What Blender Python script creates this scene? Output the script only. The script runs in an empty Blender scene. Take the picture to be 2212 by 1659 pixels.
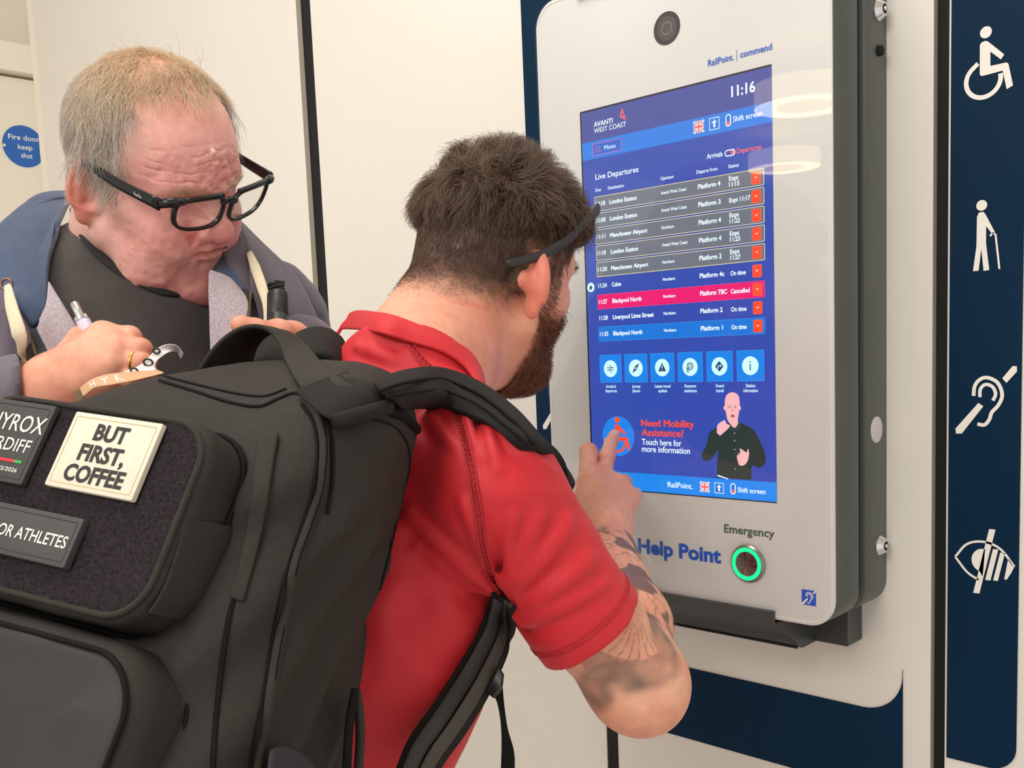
import bpy, bmesh, math, random
import numpy as np
from mathutils import Matrix, Vector
random.seed(7); RNG = np.random.default_rng(7)
SC = bpy.context.scene
COL = SC.collection
# ------------------------------------------------------------------ camera
CAM_C = np.array([0.7681, -1.1071, 1.3871])
CAM_R = np.array([[0.7287308, 0.6836377, -0.0398852],     # rows: right, down, forward
                  [0.0462233, -0.1072158, -0.9931607],
                  [-0.6832385, 0.7219032, -0.1097315]])
FPX, PCX, PCY = 2146.75, 1134.59, 994.61                  # focal length and principal point of the (cropped) frame
cam_d = bpy.data.cameras.new('camera'); cam = bpy.data.objects.new('camera', cam_d); COL.objects.link(cam)
cam_d.sensor_width = 36.0; cam_d.lens = FPX/2212*36.0
cam_d.shift_x = -(PCX-1106)/2212; cam_d.shift_y = (PCY-829.5)/2212
cam_d.clip_start = 0.02
m = Matrix.Identity(4)
for i in range(3):
    m[i][0] = CAM_R[0][i]; m[i][1] = -CAM_R[1][i]; m[i][2] = -CAM_R[2][i]; m[i][3] = CAM_C[i]
cam.matrix_world = m
SC.camera = cam
# ------------------------------------------------------------------ light and exposure
w = bpy.data.worlds.new('world'); SC.world = w; w.use_nodes = True
w.node_tree.nodes['Background'].inputs[0].default_value = (1.0, 0.96, 0.91, 1)
w.node_tree.nodes['Background'].inputs[1].default_value = 0.72
def area(name, loc, target, size, power, color=(1, .955, .90), size_y=None):
    d = bpy.data.lights.new(name, 'AREA'); d.energy = power; d.size = size; d.color = color
    if size_y: d.shape = 'RECTANGLE'; d.size_y = size_y
    o = bpy.data.objects.new(name, d); COL.objects.link(o); o.location = loc
    o.rotation_euler = (Vector(target)-Vector(loc)).to_track_quat('-Z', 'Y').to_euler()
    return o
area('ceiling_light_a', (-1.35, -1.35, 2.98), (-1.2, -0.6, 0), 0.7, 8)
area('ceiling_light_b', (0.50, -2.6, 2.98), (-0.1, -0.5, 1.2), 1.3, 46)
area('ceiling_light_c', (-0.1, -0.75, 2.98), (-0.15, -0.4, 0), 0.8, 12)
SC.view_settings.view_transform = 'Standard'; SC.view_settings.look = 'None'
SC.view_settings.exposure = 0.24; SC.view_settings.gamma = 1.0; SC.view_settings.use_curve_mapping = False
# ------------------------------------------------------------------ helpers
def P(x, y, d):
    """photo pixel + depth along the view axis -> world point"""
    return CAM_C + (CAM_R[0]*((x-PCX)/FPX) + CAM_R[1]*((y-PCY)/FPX) + CAM_R[2])*d
def CV(x, y, z):
    """direction given as (right, down, away) of the viewer -> world vector"""
    return CAM_R[0]*x + CAM_R[1]*y + CAM_R[2]*z
def unit(v):
    v = np.asarray(v, float); return v/(np.linalg.norm(v)+1e-12)
def lin(c):
    c = np.array(c, float)/255.0
    return np.where(c <= .04045, c/12.92, ((c+.055)/1.055)**2.4)
MATS = {}
def mat(name, rgb, rough=.6, metal=0., noise=0., nscale=60., bump=0., bscale=300., emit=None, estr=1., spec=.5, sss=0., coat=0., sheen=0., attr=None):
    """procedural Principled material; noise mottles the colour, bump roughens the surface"""
    if name in MATS: return MATS[name]
    M = bpy.data.materials.new(name); M.use_nodes = True; nt = M.node_tree; b = nt.nodes['Principled BSDF']
    c = lin(rgb); b.inputs['Base Color'].default_value = (*c, 1)
    b.inputs['Roughness'].default_value = rough; b.inputs['Metallic'].default_value = metal
    b.inputs['Specular IOR Level'].default_value = spec
    if coat: b.inputs['Coat Weight'].default_value = coat; b.inputs['Coat Roughness'].default_value = .05
    if sheen: b.inputs['Sheen Weight'].default_value = sheen; b.inputs['Sheen Roughness'].default_value = .5
    if sss:
        b.inputs['Subsurface Weight'].default_value = sss; b.inputs['Subsurface Radius'].default_value = (1, .35, .2); b.inputs['Subsurface Scale'].default_value = .006
    if emit is not None:
        b.inputs['Emission Color'].default_value = (*lin(emit), 1); b.inputs['Emission Strength'].default_value = estr
    tc = nt.nodes.new('ShaderNodeTexCoord')
    src = None
    if attr:
        a = nt.nodes.new('ShaderNodeAttribute'); a.attribute_name = attr; src = a.outputs['Color']
    if noise:
        n = nt.nodes.new('ShaderNodeTexNoise'); n.inputs['Scale'].default_value = nscale; n.inputs['Detail'].default_value = 5
        nt.links.new(tc.outputs['Object'], n.inputs['Vector'])
        r = nt.nodes.new('ShaderNodeMapRange'); r.inputs['From Min'].default_value = .3; r.inputs['From Max'].default_value = .7
        r.inputs['To Min'].default_value = 1-noise; r.inputs['To Max'].default_value = 1+noise
        nt.links.new(n.outputs['Fac'], r.inputs['Value'])
        mx = nt.nodes.new('ShaderNodeVectorMath'); mx.operation = 'SCALE'
        if src is not None: nt.links.new(src, mx.inputs[0])
        else: mx.inputs[0].default_value = tuple(c)
        nt.links.new(r.outputs[0], mx.inputs['Scale']); src = mx.outputs[0]
    if src is not None: nt.links.new(src, b.inputs['Base Color'])
    if bump:
        n2 = nt.nodes.new('ShaderNodeTexNoise'); n2.inputs['Scale'].default_value = bscale; n2.inputs['Detail'].default_value = 4
        nt.links.new(tc.outputs['Object'], n2.inputs['Vector'])
        bp = nt.nodes.new('ShaderNodeBump'); bp.inputs['Strength'].default_value = bump; bp.inputs['Distance'].default_value = .001
        nt.links.new(n2.outputs['Fac'], bp.inputs['Height']); nt.links.new(bp.outputs[0], b.inputs['Normal'])
    MATS[name] = M; return M
def empty(name, label, cat, loc=(0, 0, 0), group=None):
    o = bpy.data.objects.new(name, None); COL.objects.link(o); o.location = loc; o.empty_display_size = .05
    o['label'] = label; o['category'] = cat
    if group: o['group'] = group
    return o
def tag(o, label=None, cat=None, group=None, kind=None):
    if label: o['label'] = label
    if cat: o['category'] = cat
    if group: o['group'] = group
    if kind: o['kind'] = kind
    return o
def wloc(o):
    v = Vector(o.location)
    while o.parent: o = o.parent; v = v + Vector(o.location) if not o.get('_w') else v
    return v
def adopt(o, parent):
    """parent o while its vertices stay in world coordinates"""
    if parent is None: return
    o.parent = parent
    p = parent
    while p.parent: p = p.parent
    o.matrix_parent_inverse = Matrix.Translation(-Vector(p.location)) if parent.parent is None else Matrix.Identity(4)
def make(name, V, F, mats, parent=None, mi=None, smooth=False, label=None):
    me = bpy.data.meshes.new(name)
    me.from_pydata([tuple(map(float, v)) for v in V], [], [tuple(int(i) for i in f) for f in F])
    if not isinstance(mats, (list, tuple)): mats = [mats]
    for M in mats: me.materials.append(M)
    if mi is not None: me.polygons.foreach_set('material_index', np.array(mi, dtype=np.int32))
    if smooth: me.polygons.foreach_set('use_smooth', np.ones(len(F), bool))
    me.update()
    o = bpy.data.objects.new(name, me); COL.objects.link(o); adopt(o, parent)
    if label: o['label'] = label
    return o
def sharp(o, deg=35):
    me = o.data; me.polygons.foreach_set('use_smooth', np.ones(len(me.polygons), bool))
    try: me.set_sharp_from_angle(angle=math.radians(deg))
    except Exception: pass
    return o
class MB:
    """collects shapes into one mesh"""
    def __init__(s): s.V = []; s.F = []; s.M = []
    def add(s, V, F, mi=0):
        b = len(s.V); s.V += [tuple(v) for v in V]; s.F += [tuple(i+b for i in f) for f in F]; s.M += [mi]*len(F)
    def box(s, a, b, mi=0):
        (x0, y0, z0), (x1, y1, z1) = a, b
        s.add([(x0, y0, z0), (x1, y0, z0), (x1, y1, z0), (x0, y1, z0), (x0, y0, z1), (x1, y0, z1), (x1, y1, z1), (x0, y1, z1)],
              [(0, 3, 2, 1), (4, 5, 6, 7), (0, 1, 5, 4), (1, 2, 6, 5), (2, 3, 7, 6), (3, 0, 4, 7)], mi)
    def prism(s, poly, mp, d0, d1, mi=0, bev=0., front=True, back=True):
        """extrude a 2-D polygon; mp(u, v, depth) gives the world point, depth d0 = front"""
        n = len(poly); rings = []
        pl = np.array(poly, float)
        if bev > 0:
            c = inset(pl, bev)
            rings = [(c, d0), (inset(pl, bev*.3), d0+(d1-d0)/abs(d1-d0)*bev*.3), (pl, d0+(d1-d0)/abs(d1-d0)*bev), (pl, d1)]
        else: rings = [(pl, d0), (pl, d1)]
        V = [mp(u, v, d) for r, d in rings for u, v in r]; F = []
        for k in range(len(rings)-1):
            for i in range(n):
                j = (i+1) % n; F.append((k*n+i, k*n+j, (k+1)*n+j, (k+1)*n+i))
        if front: F.append(tuple(range(n-1, -1, -1)))
        if back: F.append(tuple(range((len(rings)-1)*n, len(rings)*n)))
        s.add(V, F, mi)
    def flat(s, poly, mp, d, mi=0):
        s.add([mp(u, v, d) for u, v in poly], [tuple(range(len(poly)))], mi)
    def tube(s, pts, r, seg=8, mi=0, closed=False, flat_n=None, flat=1.):
        """round (or flattened) tube along a path; r is a number or one radius per point"""
        p = np.array(pts, float); n = len(p); r = np.broadcast_to(np.array(r, float), (n,))
        t = np.gradient(p, axis=0) if not closed else np.roll(p, -1, 0)-np.roll(p, 1, 0)
        t /= np.linalg.norm(t, axis=1)[:, None]+1e-12
        if flat_n is not None: up = np.broadcast_to(np.array(flat_n, float), (n, 3)).copy()
        else:
            u0 = np.cross(t[0], [0, 0, 1.]);
            if np.linalg.norm(u0) < .1: u0 = np.cross(t[0], [1., 0, 0])
            up = np.zeros((n, 3)); cur = unit(u0)
            for i in range(n):
                cur = unit(cur-t[i]*np.dot(cur, t[i])); up[i] = cur
        up = up-t*np.sum(up*t, 1)[:, None]; up /= np.linalg.norm(up, axis=1)[:, None]+1e-12
        sd = np.cross(t, up); V = []; F = []
        for i in range(n):
            for k in range(seg):
                a = 2*math.pi*k/seg; V.append(p[i]+r[i]*(sd[i]*math.cos(a)+up[i]*math.sin(a)*flat))
        m = n if closed else n-1
        for i in range(m):
            j = (i+1) % n
            for k in range(seg):
                l = (k+1) % seg; F.append((i*seg+k, i*seg+l, j*seg+l, j*seg+k))
        if not closed: F.append(tuple(range(seg-1, -1, -1))); F.append(tuple(range((n-1)*seg, n*seg)))
        s.add(V, F, mi)
    def lathe(s, prof, c, ax, seg=40, mi=0):
        """profile [(radius, along axis)] spun about ax at c"""
        ax = unit(ax); e = np.cross(ax, [0, 0, 1.]) if abs(ax[2]) < .9 else np.cross(ax, [1., 0, 0]); e = unit(e); g = np.cross(ax, e); c = np.array(c, float)
        V = []; F = []
        for rr, h in prof:
            for k in range(seg):
                a = 2*math.pi*k/seg; V.append(c+ax*h+rr*(e*math.cos(a)+g*math.sin(a)))
        for i in range(len(prof)-1):
            for k in range(seg):
                l = (k+1) % seg; F.append((i*seg+k, i*seg+l, (i+1)*seg+l, (i+1)*seg+k))
        F.append(tuple(range(seg-1, -1, -1))); F.append(tuple(range((len(prof)-1)*seg, len(prof)*seg)))
        s.add(V, F, mi)
    def grid(s, G, mi=0, closed_u=False, closed_v=False):
        """G[nu][nv] points -> quads"""
        G = np.array(G, float); nu, nv = G.shape[:2]; F = []
        for i in range(nu if closed_u else nu-1):
            for j in range(nv if closed_v else nv-1):
                a = (i+1) % nu; b = (j+1) % nv; F.append((i*nv+j, a*nv+j, a*nv+b, i*nv+b))
        s.add(G.reshape(-1, 3), F, mi)
    def text(s, txt, mp, d, x0, x1, z, cap, mi=0, bold=.0, spacing=1., shear=0.):
        """lettering fitted between x0 and x1 with capitals cap high on the line z"""
        if 'M' in txt and bold > 0:          # thicken by overprinting
            k = (x1-x0)*.006
            for o_ in (-k, 0, k): s.text(txt, mp, d+o_*1e-3, x0+o_, x1+o_, z, cap, mi, 0., spacing, shear)
            return
        V, F = glyphs(txt, bold, spacing)
        if len(V) == 0: return
        v = V.copy(); mn, mx = v[:, 0].min(), v[:, 0].max()
        v[:, 0] = (v[:, 0]-mn)/(mx-mn)*(x1-x0)+x0; v[:, 1] = v[:, 1]/CAPH*cap
        v[:, 0] += shear*v[:, 1]
        s.add([mp(a, z+b, d) for a, b in v], F, mi)
    def obj(s, name, mats, parent=None, smooth=False, deg=None, label=None):
        o = make(name, s.V, s.F, mats, parent, s.M, smooth, label)
        bm = bmesh.new(); bm.from_mesh(o.data); bmesh.ops.recalc_face_normals(bm, faces=bm.faces); bm.to_mesh(o.data); bm.free()
        if deg: sharp(o, deg)
        return o
def inset(pl, d):
    n = len(pl); a = np.roll(pl, 1, 0); b = np.roll(pl, -1, 0)
    e1 = pl-a; e2 = b-pl; e1 /= np.linalg.norm(e1, axis=1)[:, None]+1e-12; e2 /= np.linalg.norm(e2, axis=1)[:, None]+1e-12
    n1 = np.stack([-e1[:, 1], e1[:, 0]], 1); n2 = np.stack([-e2[:, 1], e2[:, 0]], 1)
    nn = n1+n2; nn /= np.linalg.norm(nn, axis=1)[:, None]+1e-12
    ar = .5*np.sum(pl[:, 0]*b[:, 1]-b[:, 0]*pl[:, 1])
    k = 1/np.maximum(np.sum(nn*n1, 1), .3)
    return pl+nn*(d*k)[:, None]*(1 if ar > 0 else -1)
GLY = {}
def glyphs(txt, bold, spacing=1.):
    key = (txt, bold, spacing)
    if key in GLY: return GLY[key]
    cu = bpy.data.curves.new('lettering', 'FONT'); cu.body = txt; cu.offset = bold; cu.resolution_u = 3; cu.space_character = spacing
    o = bpy.data.objects.new('lettering', cu); COL.objects.link(o)
    dg = bpy.context.evaluated_depsgraph_get(); me = bpy.data.meshes.new_from_object(o.evaluated_get(dg))
    V = np.array([v.co[:2] for v in me.vertices]); F = [tuple(p.vertices) for p in me.polygons]
    bpy.data.objects.remove(o); bpy.data.curves.remove(cu); bpy.data.meshes.remove(me)
    GLY[key] = (V, F); return GLY[key]
CAPH = 0.69
CAPH = float(glyphs('H', 0.)[0][:, 1].max())
def rrect(x0, z0, x1, z1, r, n=8, rs=None):
    """rounded rectangle, counter-clockwise; rs = radii (bl, br, tr, tl)"""
    rs = rs or (r, r, r, r); out = []
    for (cx, cz, sx, sz, a0, q) in ((x0, z0, 1, 1, 180, rs[0]), (x1, z0, -1, 1, 270, rs[1]), (x1, z1, -1, -1, 0, rs[2]), (x0, z1, 1, -1, 90, rs[3])):
        if q <= 0: out.append((cx, cz)); continue
        for k in range(n+1):
            a = math.radians(a0+90*k/n); out.append((cx+sx*q+q*math.cos(a), cz+sz*q+q*math.sin(a)))
    return out
def circ(x, z, r, n=36, rz=None): return [(x+r*math.cos(2*math.pi*k/n), z+(rz or r)*math.sin(2*math.pi*k/n)) for k in range(n)]
def stroke(pts, wd, cap=False):
    """outline strip polygons of a thick polyline -> list of quads (each a polygon)"""
    p = np.array(pts, float); t = np.gradient(p, axis=0); t /= np.linalg.norm(t, axis=1)[:, None]+1e-12
    nn = np.stack([-t[:, 1], t[:, 0]], 1); a = p+nn*wd/2; b = p-nn*wd/2
    qs = [[tuple(a[i]), tuple(b[i]), tuple(b[i+1]), tuple(a[i+1])] for i in range(len(p)-1)]
    return qs
def strip_poly(pts, wd):
    p = np.array(pts, float); t = np.gradient(p, axis=0); t /= np.linalg.norm(t, axis=1)[:, None]+1e-12
    nn = np.stack([-t[:, 1], t[:, 0]], 1); a = p+nn*wd/2; b = p-nn*wd/2
    return [tuple(q) for q in a]+[tuple(q) for q in b[::-1]]
def arc(cx, cz, r, a0, a1, n=24, rz=None): return [(cx+r*math.cos(math.radians(a0+(a1-a0)*k/n)), cz+(rz or r)*math.sin(math.radians(a0+(a1-a0)*k/n))) for k in range(n+1)]
def spline(pts, n=8):
    """Catmull-Rom through the points"""
    p = np.array(pts, float); q = np.vstack([2*p[0]-p[1], p, 2*p[-1]-p[-2]]); out = []
    for i in range(1, len(q)-2):
        for k in range(n):
            t = k/n; a, b, c, d = q[i-1], q[i], q[i+1], q[i+2]
            out.append(.5*((2*b)+(-a+c)*t+(2*a-5*b+4*c-d)*t*t+(-a+3*b-3*c+d)*t**3))
    out.append(p[-1]); return np.array(out)
# ================================================================== the room
WY = 0.149                                            # front plane of the wall panels
cream = mat('cream_wall_panel', (228, 223, 214), .38, noise=.012, nscale=3, bump=.02, bscale=200)
edge_m = mat('panel_edge', (196, 188, 172), .5, noise=.03, nscale=30)
gap_m = mat('black_panel_gap', (9, 9, 10), .8, noise=.1, nscale=40)
navy = mat('navy_vinyl', (2, 38, 64), .55, noise=.05, nscale=6, spec=.12)
white_sign = mat('white_sign_vinyl', (238, 234, 226), .45, noise=.01, nscale=50)
def Wmp(u, v, d): return (u, WY+d, v)
def structure(o): o['kind'] = 'structure'; return o
def panel(name, x0, x1, z0=0., z1=3.1, m=None):
    b = MB(); b.prism([(x0, z0), (x1, z0), (x1, z1), (x0, z1)], Wmp, 0., .0125, 0, bev=.0010)
    o = b.obj(name, [cream, edge_m]); 
    mi = np.zeros(len(o.data.polygons), np.int32)
    for i, p in enumerate(o.data.polygons):
        if abs(p.normal.x) > .9: mi[i] = 1
    o.data.polygons.foreach_set('material_index', mi); return structure(o)
panel('wall_back_left', -2.33, -1.020)
panel('wall_back_center', -0.971, 0.285)
panel('wall_back_right', 0.303, 1.6)
b = MB(); b.box((-2.33, WY+.0125, 0), (1.6, WY+.10, 3.1)); structure(b.obj('wall_back', gap_m))
# lower joint below the help point
b = MB(); b.box((-.2555, WY-.0008, 0), (-.233, WY+.001, 1.06), 0); b.box((-.2575, WY-.0010, 0), (-.2555, WY+.001, 1.06), 1); structure(b.obj('trim_1', [gap_m, edge_m]))
b = MB(); b.box((-2.9, -6.5, 0), (1.6, WY+.5, -.05)); structure(b.obj('floor', mat('grey_floor', (200, 196, 190), .35, noise=.08, nscale=12)))
b = MB(); b.box((-5.5, -9.0, 3.1), (3.6, WY+.5, 3.2)); structure(b.obj('ceiling', mat('ceiling_white', (226, 222, 214), .7, noise=.02, nscale=8)))
# end wall on the left with its fire door
b = MB(); b.box((-2.87, -.9, 0), (-2.80, WY+.5, 3.1)); structure(b.obj('wall_left', mat('end_wall', (226, 216, 200), .45, noise=.02, nscale=5)))
b = MB(); b.box((-2.80, -.62, 0.01), (-2.765, .42, 2.35)); structure(b.obj('door_1', mat('door_cream', (236, 226, 206), .3, noise=.02, nscale=4)))
b = MB(); b.box((-2.83, .42, 0), (-2.72, .5, 2.45)); b.box((-2.83, -.7, 2.36), (-2.72, .5, 2.45)); structure(b.obj('trim_2', mat('door_frame_cream', (238, 230, 214), .4)))
b = MB(); b.box((-2.362, WY-.004, 0), (-2.33, WY+.12, 3.1)); structure(b.obj('trim_3', mat('jamb_cream', (240, 232, 216), .4)))
# blue fire door sign
sg = empty('door_sign', 'round blue fire door sign with white lettering on the cream door', 'sign', (-2.765, .255, 2.13))
def Dmp(u, v, d): return (-2.765+d, .255+u, 2.13+v)
b = MB(); b.prism(circ(0, 0, .068), Dmp, .003, 0.0003, 0); b.prism(circ(0, 0, .0705), Dmp, .0015, 0.0002, 1)
b.obj('disc', [mat('sign_blue', (30, 96, 178), .35), white_sign], sg)
b = MB()
for t, x0, x1, z in (('Fire door', -.048, .052, .020), ('keep', -.020, .026, -.010), ('shut', -.012, .024, -.037)): b.text(t, Dmp, .0034, x0, x1, z, .0155, 0, .012)
b.obj('lettering', white_sign, sg)
b = MB(); b.lathe([(.005, 0), (.005, .0015), (.0025, .0018)], Dmp(-.063, -.003, .003), (1, 0, 0), 14); b.obj('screw', mat('screw_pale', (225, 215, 190), .4), sg)
# ring lamps seen mirrored in the help point glass
glow = mat('lamp_diffuser', (255, 240, 205), .5, emit=(255, 236, 190), estr=9.)
lampb = mat('lamp_drum', (240, 226, 192), .6, emit=(255, 230, 180), estr=3.0)
def ring_lamp(c, label):
    e = empty('ring_lamp', label, 'ceiling lamp', (c[0], c[1], 3.1), 'ring lamps under the ceiling')
    b = MB(); R0, R1, h = .29, .165, .13
    b.lathe([(R1, 0), (R0, 0), (R0, h), (R1, h)][1:3], c, (0, 0, 1), 64, 0); b.V, b.F, b.M = [], [], []
    V = []; F = []; S = 64
    prof = [(R0, 0), (R0, h), (R1, h), (R1, 0)]
    for r_, z_ in prof:
        for k in range(S): V.append((c[0]+r_*math.cos(2*math.pi*k/S), c[1]+r_*math.sin(2*math.pi*k/S), c[2]+z_))
    for i in range(3):
        for k in range(S): l = (k+1) % S; F.append((i*S+k, i*S+l, (i+1)*S+l, (i+1)*S+k))
    b.add(V, F, 0); b.obj('drum', lampb, e, smooth=False, deg=40)
    b = MB(); V = []; F = []
    for r_, z_ in ((R0-.012, .001), (R1+.012, .001)):
        for k in range(S): V.append((c[0]+r_*math.cos(2*math.pi*k/S), c[1]+r_*math.sin(2*math.pi*k/S), c[2]+z_))
    for k in range(S): l = (k+1) % S; F.append((k, S+k, S+l, l))
    b.add(V, F, 0)
    b.obj('diffuser', glow, e)
    for a in (30, 150, 270):
        q = (c[0]+.22*math.cos(math.radians(a)), c[1]+.22*math.sin(math.radians(a)))
        b = MB(); b.tube([(q[0], q[1], c[2]+h), (q[0], q[1], 3.1)], .003, 6); b.obj('hanger', mat('hanger_grey', (150, 150, 150), .4), e)
ring_lamp((-2.06, -4.35, 2.72), 'cream glowing ring lamp nearer of the two mirrored in the help point glass')
ring_lamp((-3.40, -6.55, 2.80), 'cream glowing ring lamp farther of the two mirrored in the help point glass')
# navy sign strips on the wall -------------------------------------------------
def Smp(u, v, d): return (u, WY-d, v)
def icon_polys():
    ic = {}
    ic['wheelchair_icon'] = [circ(.3460, 1.7333, .0066),
        [(.3394, 1.7205), (.3415, 1.7232), (.3455, 1.7238), (.3484, 1.7225), (.3665, 1.7040), (.3630, 1.6991), (.3512, 1.7105), (.3514, 1.6944), (.3690, 1.6945), (.3712, 1.6925), (.3765, 1.6675), (.3697, 1.6645), (.3650, 1.6862), (.3420, 1.6850), (.3396, 1.6870)],
        strip_poly([(.3375+.0, 1.7000)]+arc(.3436, 1.6800, .0194, 126, 371, 30), .0052)]
    ic['cane_walker_icon'] = [circ(.3433, 1.5366, .0062),
        [(.3380, 1.5235), (.3400, 1.5285), (.3450, 1.5290), (.3475, 1.5262), (.3585, 1.5040), (.3560, 1.5015), (.3485, 1.5120), (.3487, 1.4920), (.3527, 1.4602), (.3462, 1.4598), (.3434, 1.4860), (.3405, 1.4604), (.3340, 1.4604), (.3378, 1.4900)],
        strip_poly([(.3535, 1.4995), (.3545, 1.5018), (.3570, 1.5028), (.3593, 1.5010), (.3641, 1.4605)], .0022)]
    ear = spline([(.3360, 1.3107), (.3375, 1.3230), (.3440, 1.3310), (.3530, 1.3325), (.3640, 1.3260), (.3690, 1.3120), (.3650, 1.3000), (.3575, 1.2910), (.3545, 1.2820), (.3490, 1.2757), (.3408, 1.2765)], 6)
    inn = spline([(.3435, 1.3092), (.3440, 1.3190), (.3500, 1.3245), (.3580, 1.3215), (.3615, 1.3130), (.3585, 1.3050)], 6)
    ic['hearing_icon'] = [strip_poly(ear, .0043), strip_poly(inn, .0040), [(.3149, 1.2704), (.3156, 1.2641), (.3226, 1.2644), (.3476, 1.2982), (.3418, 1.3022)],
        [(.3688, 1.3317), (.3736, 1.3262), (.3852, 1.3396), (.3850, 1.3458), (.3802, 1.3460)]]
    up = spline([(.3158, 1.1094), (.3300, 1.1270), (.3496, 1.1318), (.3690, 1.1250), (.3855, 1.1050)], 6); lo = spline([(.3158, 1.1094), (.3300, 1.0920), (.3440, 1.0835)], 6)
    bar = lambda x, za, zb, wd: [(x-wd/2+(za-1.107)*.22, za), (x+wd/2+(za-1.107)*.22, za), (x+wd/2+(zb-1.107)*.22, zb), (x-wd/2+(zb-1.107)*.22, zb)]
    ic['low_vision_icon'] = [strip_poly(up, .0028), strip_poly(lo, .0028), bar(.3505, 1.0663, 1.1483, .0074), [(.3490, 1.0880)]+arc(.3505, 1.1085, .0150, 250, 110, 20)[0:]+[(.3515, 1.1230)],
        bar(.3600, 1.0845, 1.1240, .0062), bar(.3688, 1.0850, 1.1205, .0055), [(.3740, 1.0880), (.3770, 1.0880), (.3820, 1.0970), (.3850, 1.1040), (.3800, 1.1120), (.3782, 1.1140)]]
    return ic
ICONS = icon_polys()
s1 = empty('sign_strip', 'tall navy sign strip with four white accessibility pictograms right of the help point', 'sign', (.348, WY, .8))
b = MB(); b.prism(rrect(.3062, .845, .390, 2.2, .03, rs=(0, .032, .032, 0)), Smp, .0022, 0.0003, 0, bev=.0006); b.obj('strip', navy, s1)
for k, polys in ICONS.items():
    b = MB()
    for q in polys: b.flat(q, Smp, .0026, 0)
    b.obj(k, white_sign, s1)
s2 = empty('sign_band', 'navy band with a white hearing pictogram showing left of the help point', 'sign', (-.3, WY, 1.2))
b = MB(); b.prism(rrect(-.388, 1.13, -.17, 2.06, .085), Smp, .0020, 0.0003, 0); b.obj('band', navy, s2)
b = MB()
for q in ICONS['hearing_icon']: b.flat([(x-.6885, z-.0115) for x, z in q], Smp, .0025, 0)
b.obj('hearing_icon', white_sign, s2)
s3 = empty('navy_board', 'navy panel with a curved top edge on the wall below the help point', 'sign', (0, WY, .8))
pl = [(-.233, .775), (.249, .8185), (.249, .9555)]+[(.249-.056+.056*math.cos(math.radians(a)), .9430+.056*math.sin(math.radians(a))) for a in range(0, -91, -9)]+[(-.233, .8850)]
pl = [(-.233, .772), (.249, .772), (.249, .9500)]+[(.194+.055*math.cos(math.radians(a)), .9420+.055*math.sin(math.radians(a))) for a in range(0, -91, -9)]+[(-.233, .8870)]
b = MB(); b.prism(pl, Smp, .0020, 0.0003, 0); b.obj('panel', navy, s3)
# ================================================================== the help point
ZC = 1.45
KX, KZ0, KZ1 = .2268, 1.034, 1.878
hp = empty('help_point', 'wall-mounted white glass help point with a lit departures screen in a grey metal housing', 'help point', (0, WY, 1.034))
grey = mat('housing_grey', (86, 90, 86), .42, noise=.03, nscale=150, bump=.03, bscale=900)
dgrey = mat('housing_dark', (40, 41, 42), .5, noise=.05, nscale=100)
lip_m = mat('lip_grey', (62, 63, 63), .38, noise=.03, nscale=200)
chrome = mat('chrome', (225, 225, 225), .12, metal=1.)
def Gmp(u, v, d): return (u, d, v)
b = MB(); b.prism(rrect(-KX, KZ0, KX, KZ1, .036, 10), Gmp, .0045, .066, 0, bev=.0015); b.obj('front_housing', grey, hp, deg=30)
b = MB(); b.prism(rrect(-KX+.008, KZ0+.008, KX-.008, KZ1-.008, .03, 10), Gmp, .066, .088, 0); b.obj('recess', dgrey, hp, deg=30)
b = MB(); b.prism(rrect(-KX, KZ0, KX, KZ1, .036, 10), Gmp, .0865, WY-.0005, 0, bev=.0015); b.obj('back_housing', grey, hp, deg=30)
# painted white face behind the glass, and the clear glass itself
face_m = mat('white_back_paint', (213, 213, 210), .35, noise=.008, nscale=8)
b = MB(); b.prism(rrect(-KX+.0005, KZ0+.0005, KX-.0005, KZ1-.0005, .0355, 10), Gmp, .0022, .0044, 0, bev=.0006); b.obj('white_face', face_m, hp, deg=30)
gl = bpy.data.materials.new('clear_glass'); gl.use_nodes = True; nt = gl.node_tree; nt.nodes.clear()
o_ = nt.nodes.new('ShaderNodeOutputMaterial'); mx = nt.nodes.new('ShaderNodeMixShader'); tr = nt.nodes.new('ShaderNodeBsdfTransparent'); gs = nt.nodes.new('ShaderNodeBsdfGlossy')
gs.inputs['Roughness'].default_value = .015; fr = nt.nodes.new('ShaderNodeFresnel'); fr.inputs['IOR'].default_value = 1.55
ge = nt.nodes.new('ShaderNodeNewGeometry'); sb = nt.nodes.new('ShaderNodeMath'); sb.operation = 'SUBTRACT'; sb.inputs[0].default_value = 1.; nt.links.new(ge.outputs['Backfacing'], sb.inputs[1])
mu = nt.nodes.new('ShaderNodeMath'); mu.operation = 'MULTIPLY'; nt.links.new(fr.outputs[0], mu.inputs[0]); nt.links.new(sb.outputs[0], mu.inputs[1])
nt.links.new(mu.outputs[0], mx.inputs[0]); nt.links.new(tr.outputs[0], mx.inputs[1]); nt.links.new(gs.outputs[0], mx.inputs[2]); nt.links.new(mx.outputs[0], o_.inputs[0])
GLASS = gl
b = MB(); b.prism(rrect(-KX, KZ0, KX, KZ1, .036, 10), Gmp, -.0002, .0008, 0); b.obj('glass_pane', GLASS, hp, label='clear glossy glass front')
# bright rim line of the glass edge
b = MB(); q = rrect(-KX+.0045, KZ0+.0045, KX-.0045, KZ1-.0045, .0315, 10); b.tube([Gmp(x, z, .0020) for x, z in q], .0006, 6, closed=True); b.obj('glass_rim', mat('rim_white', (238, 236, 230), .2), hp, smooth=True)
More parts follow.
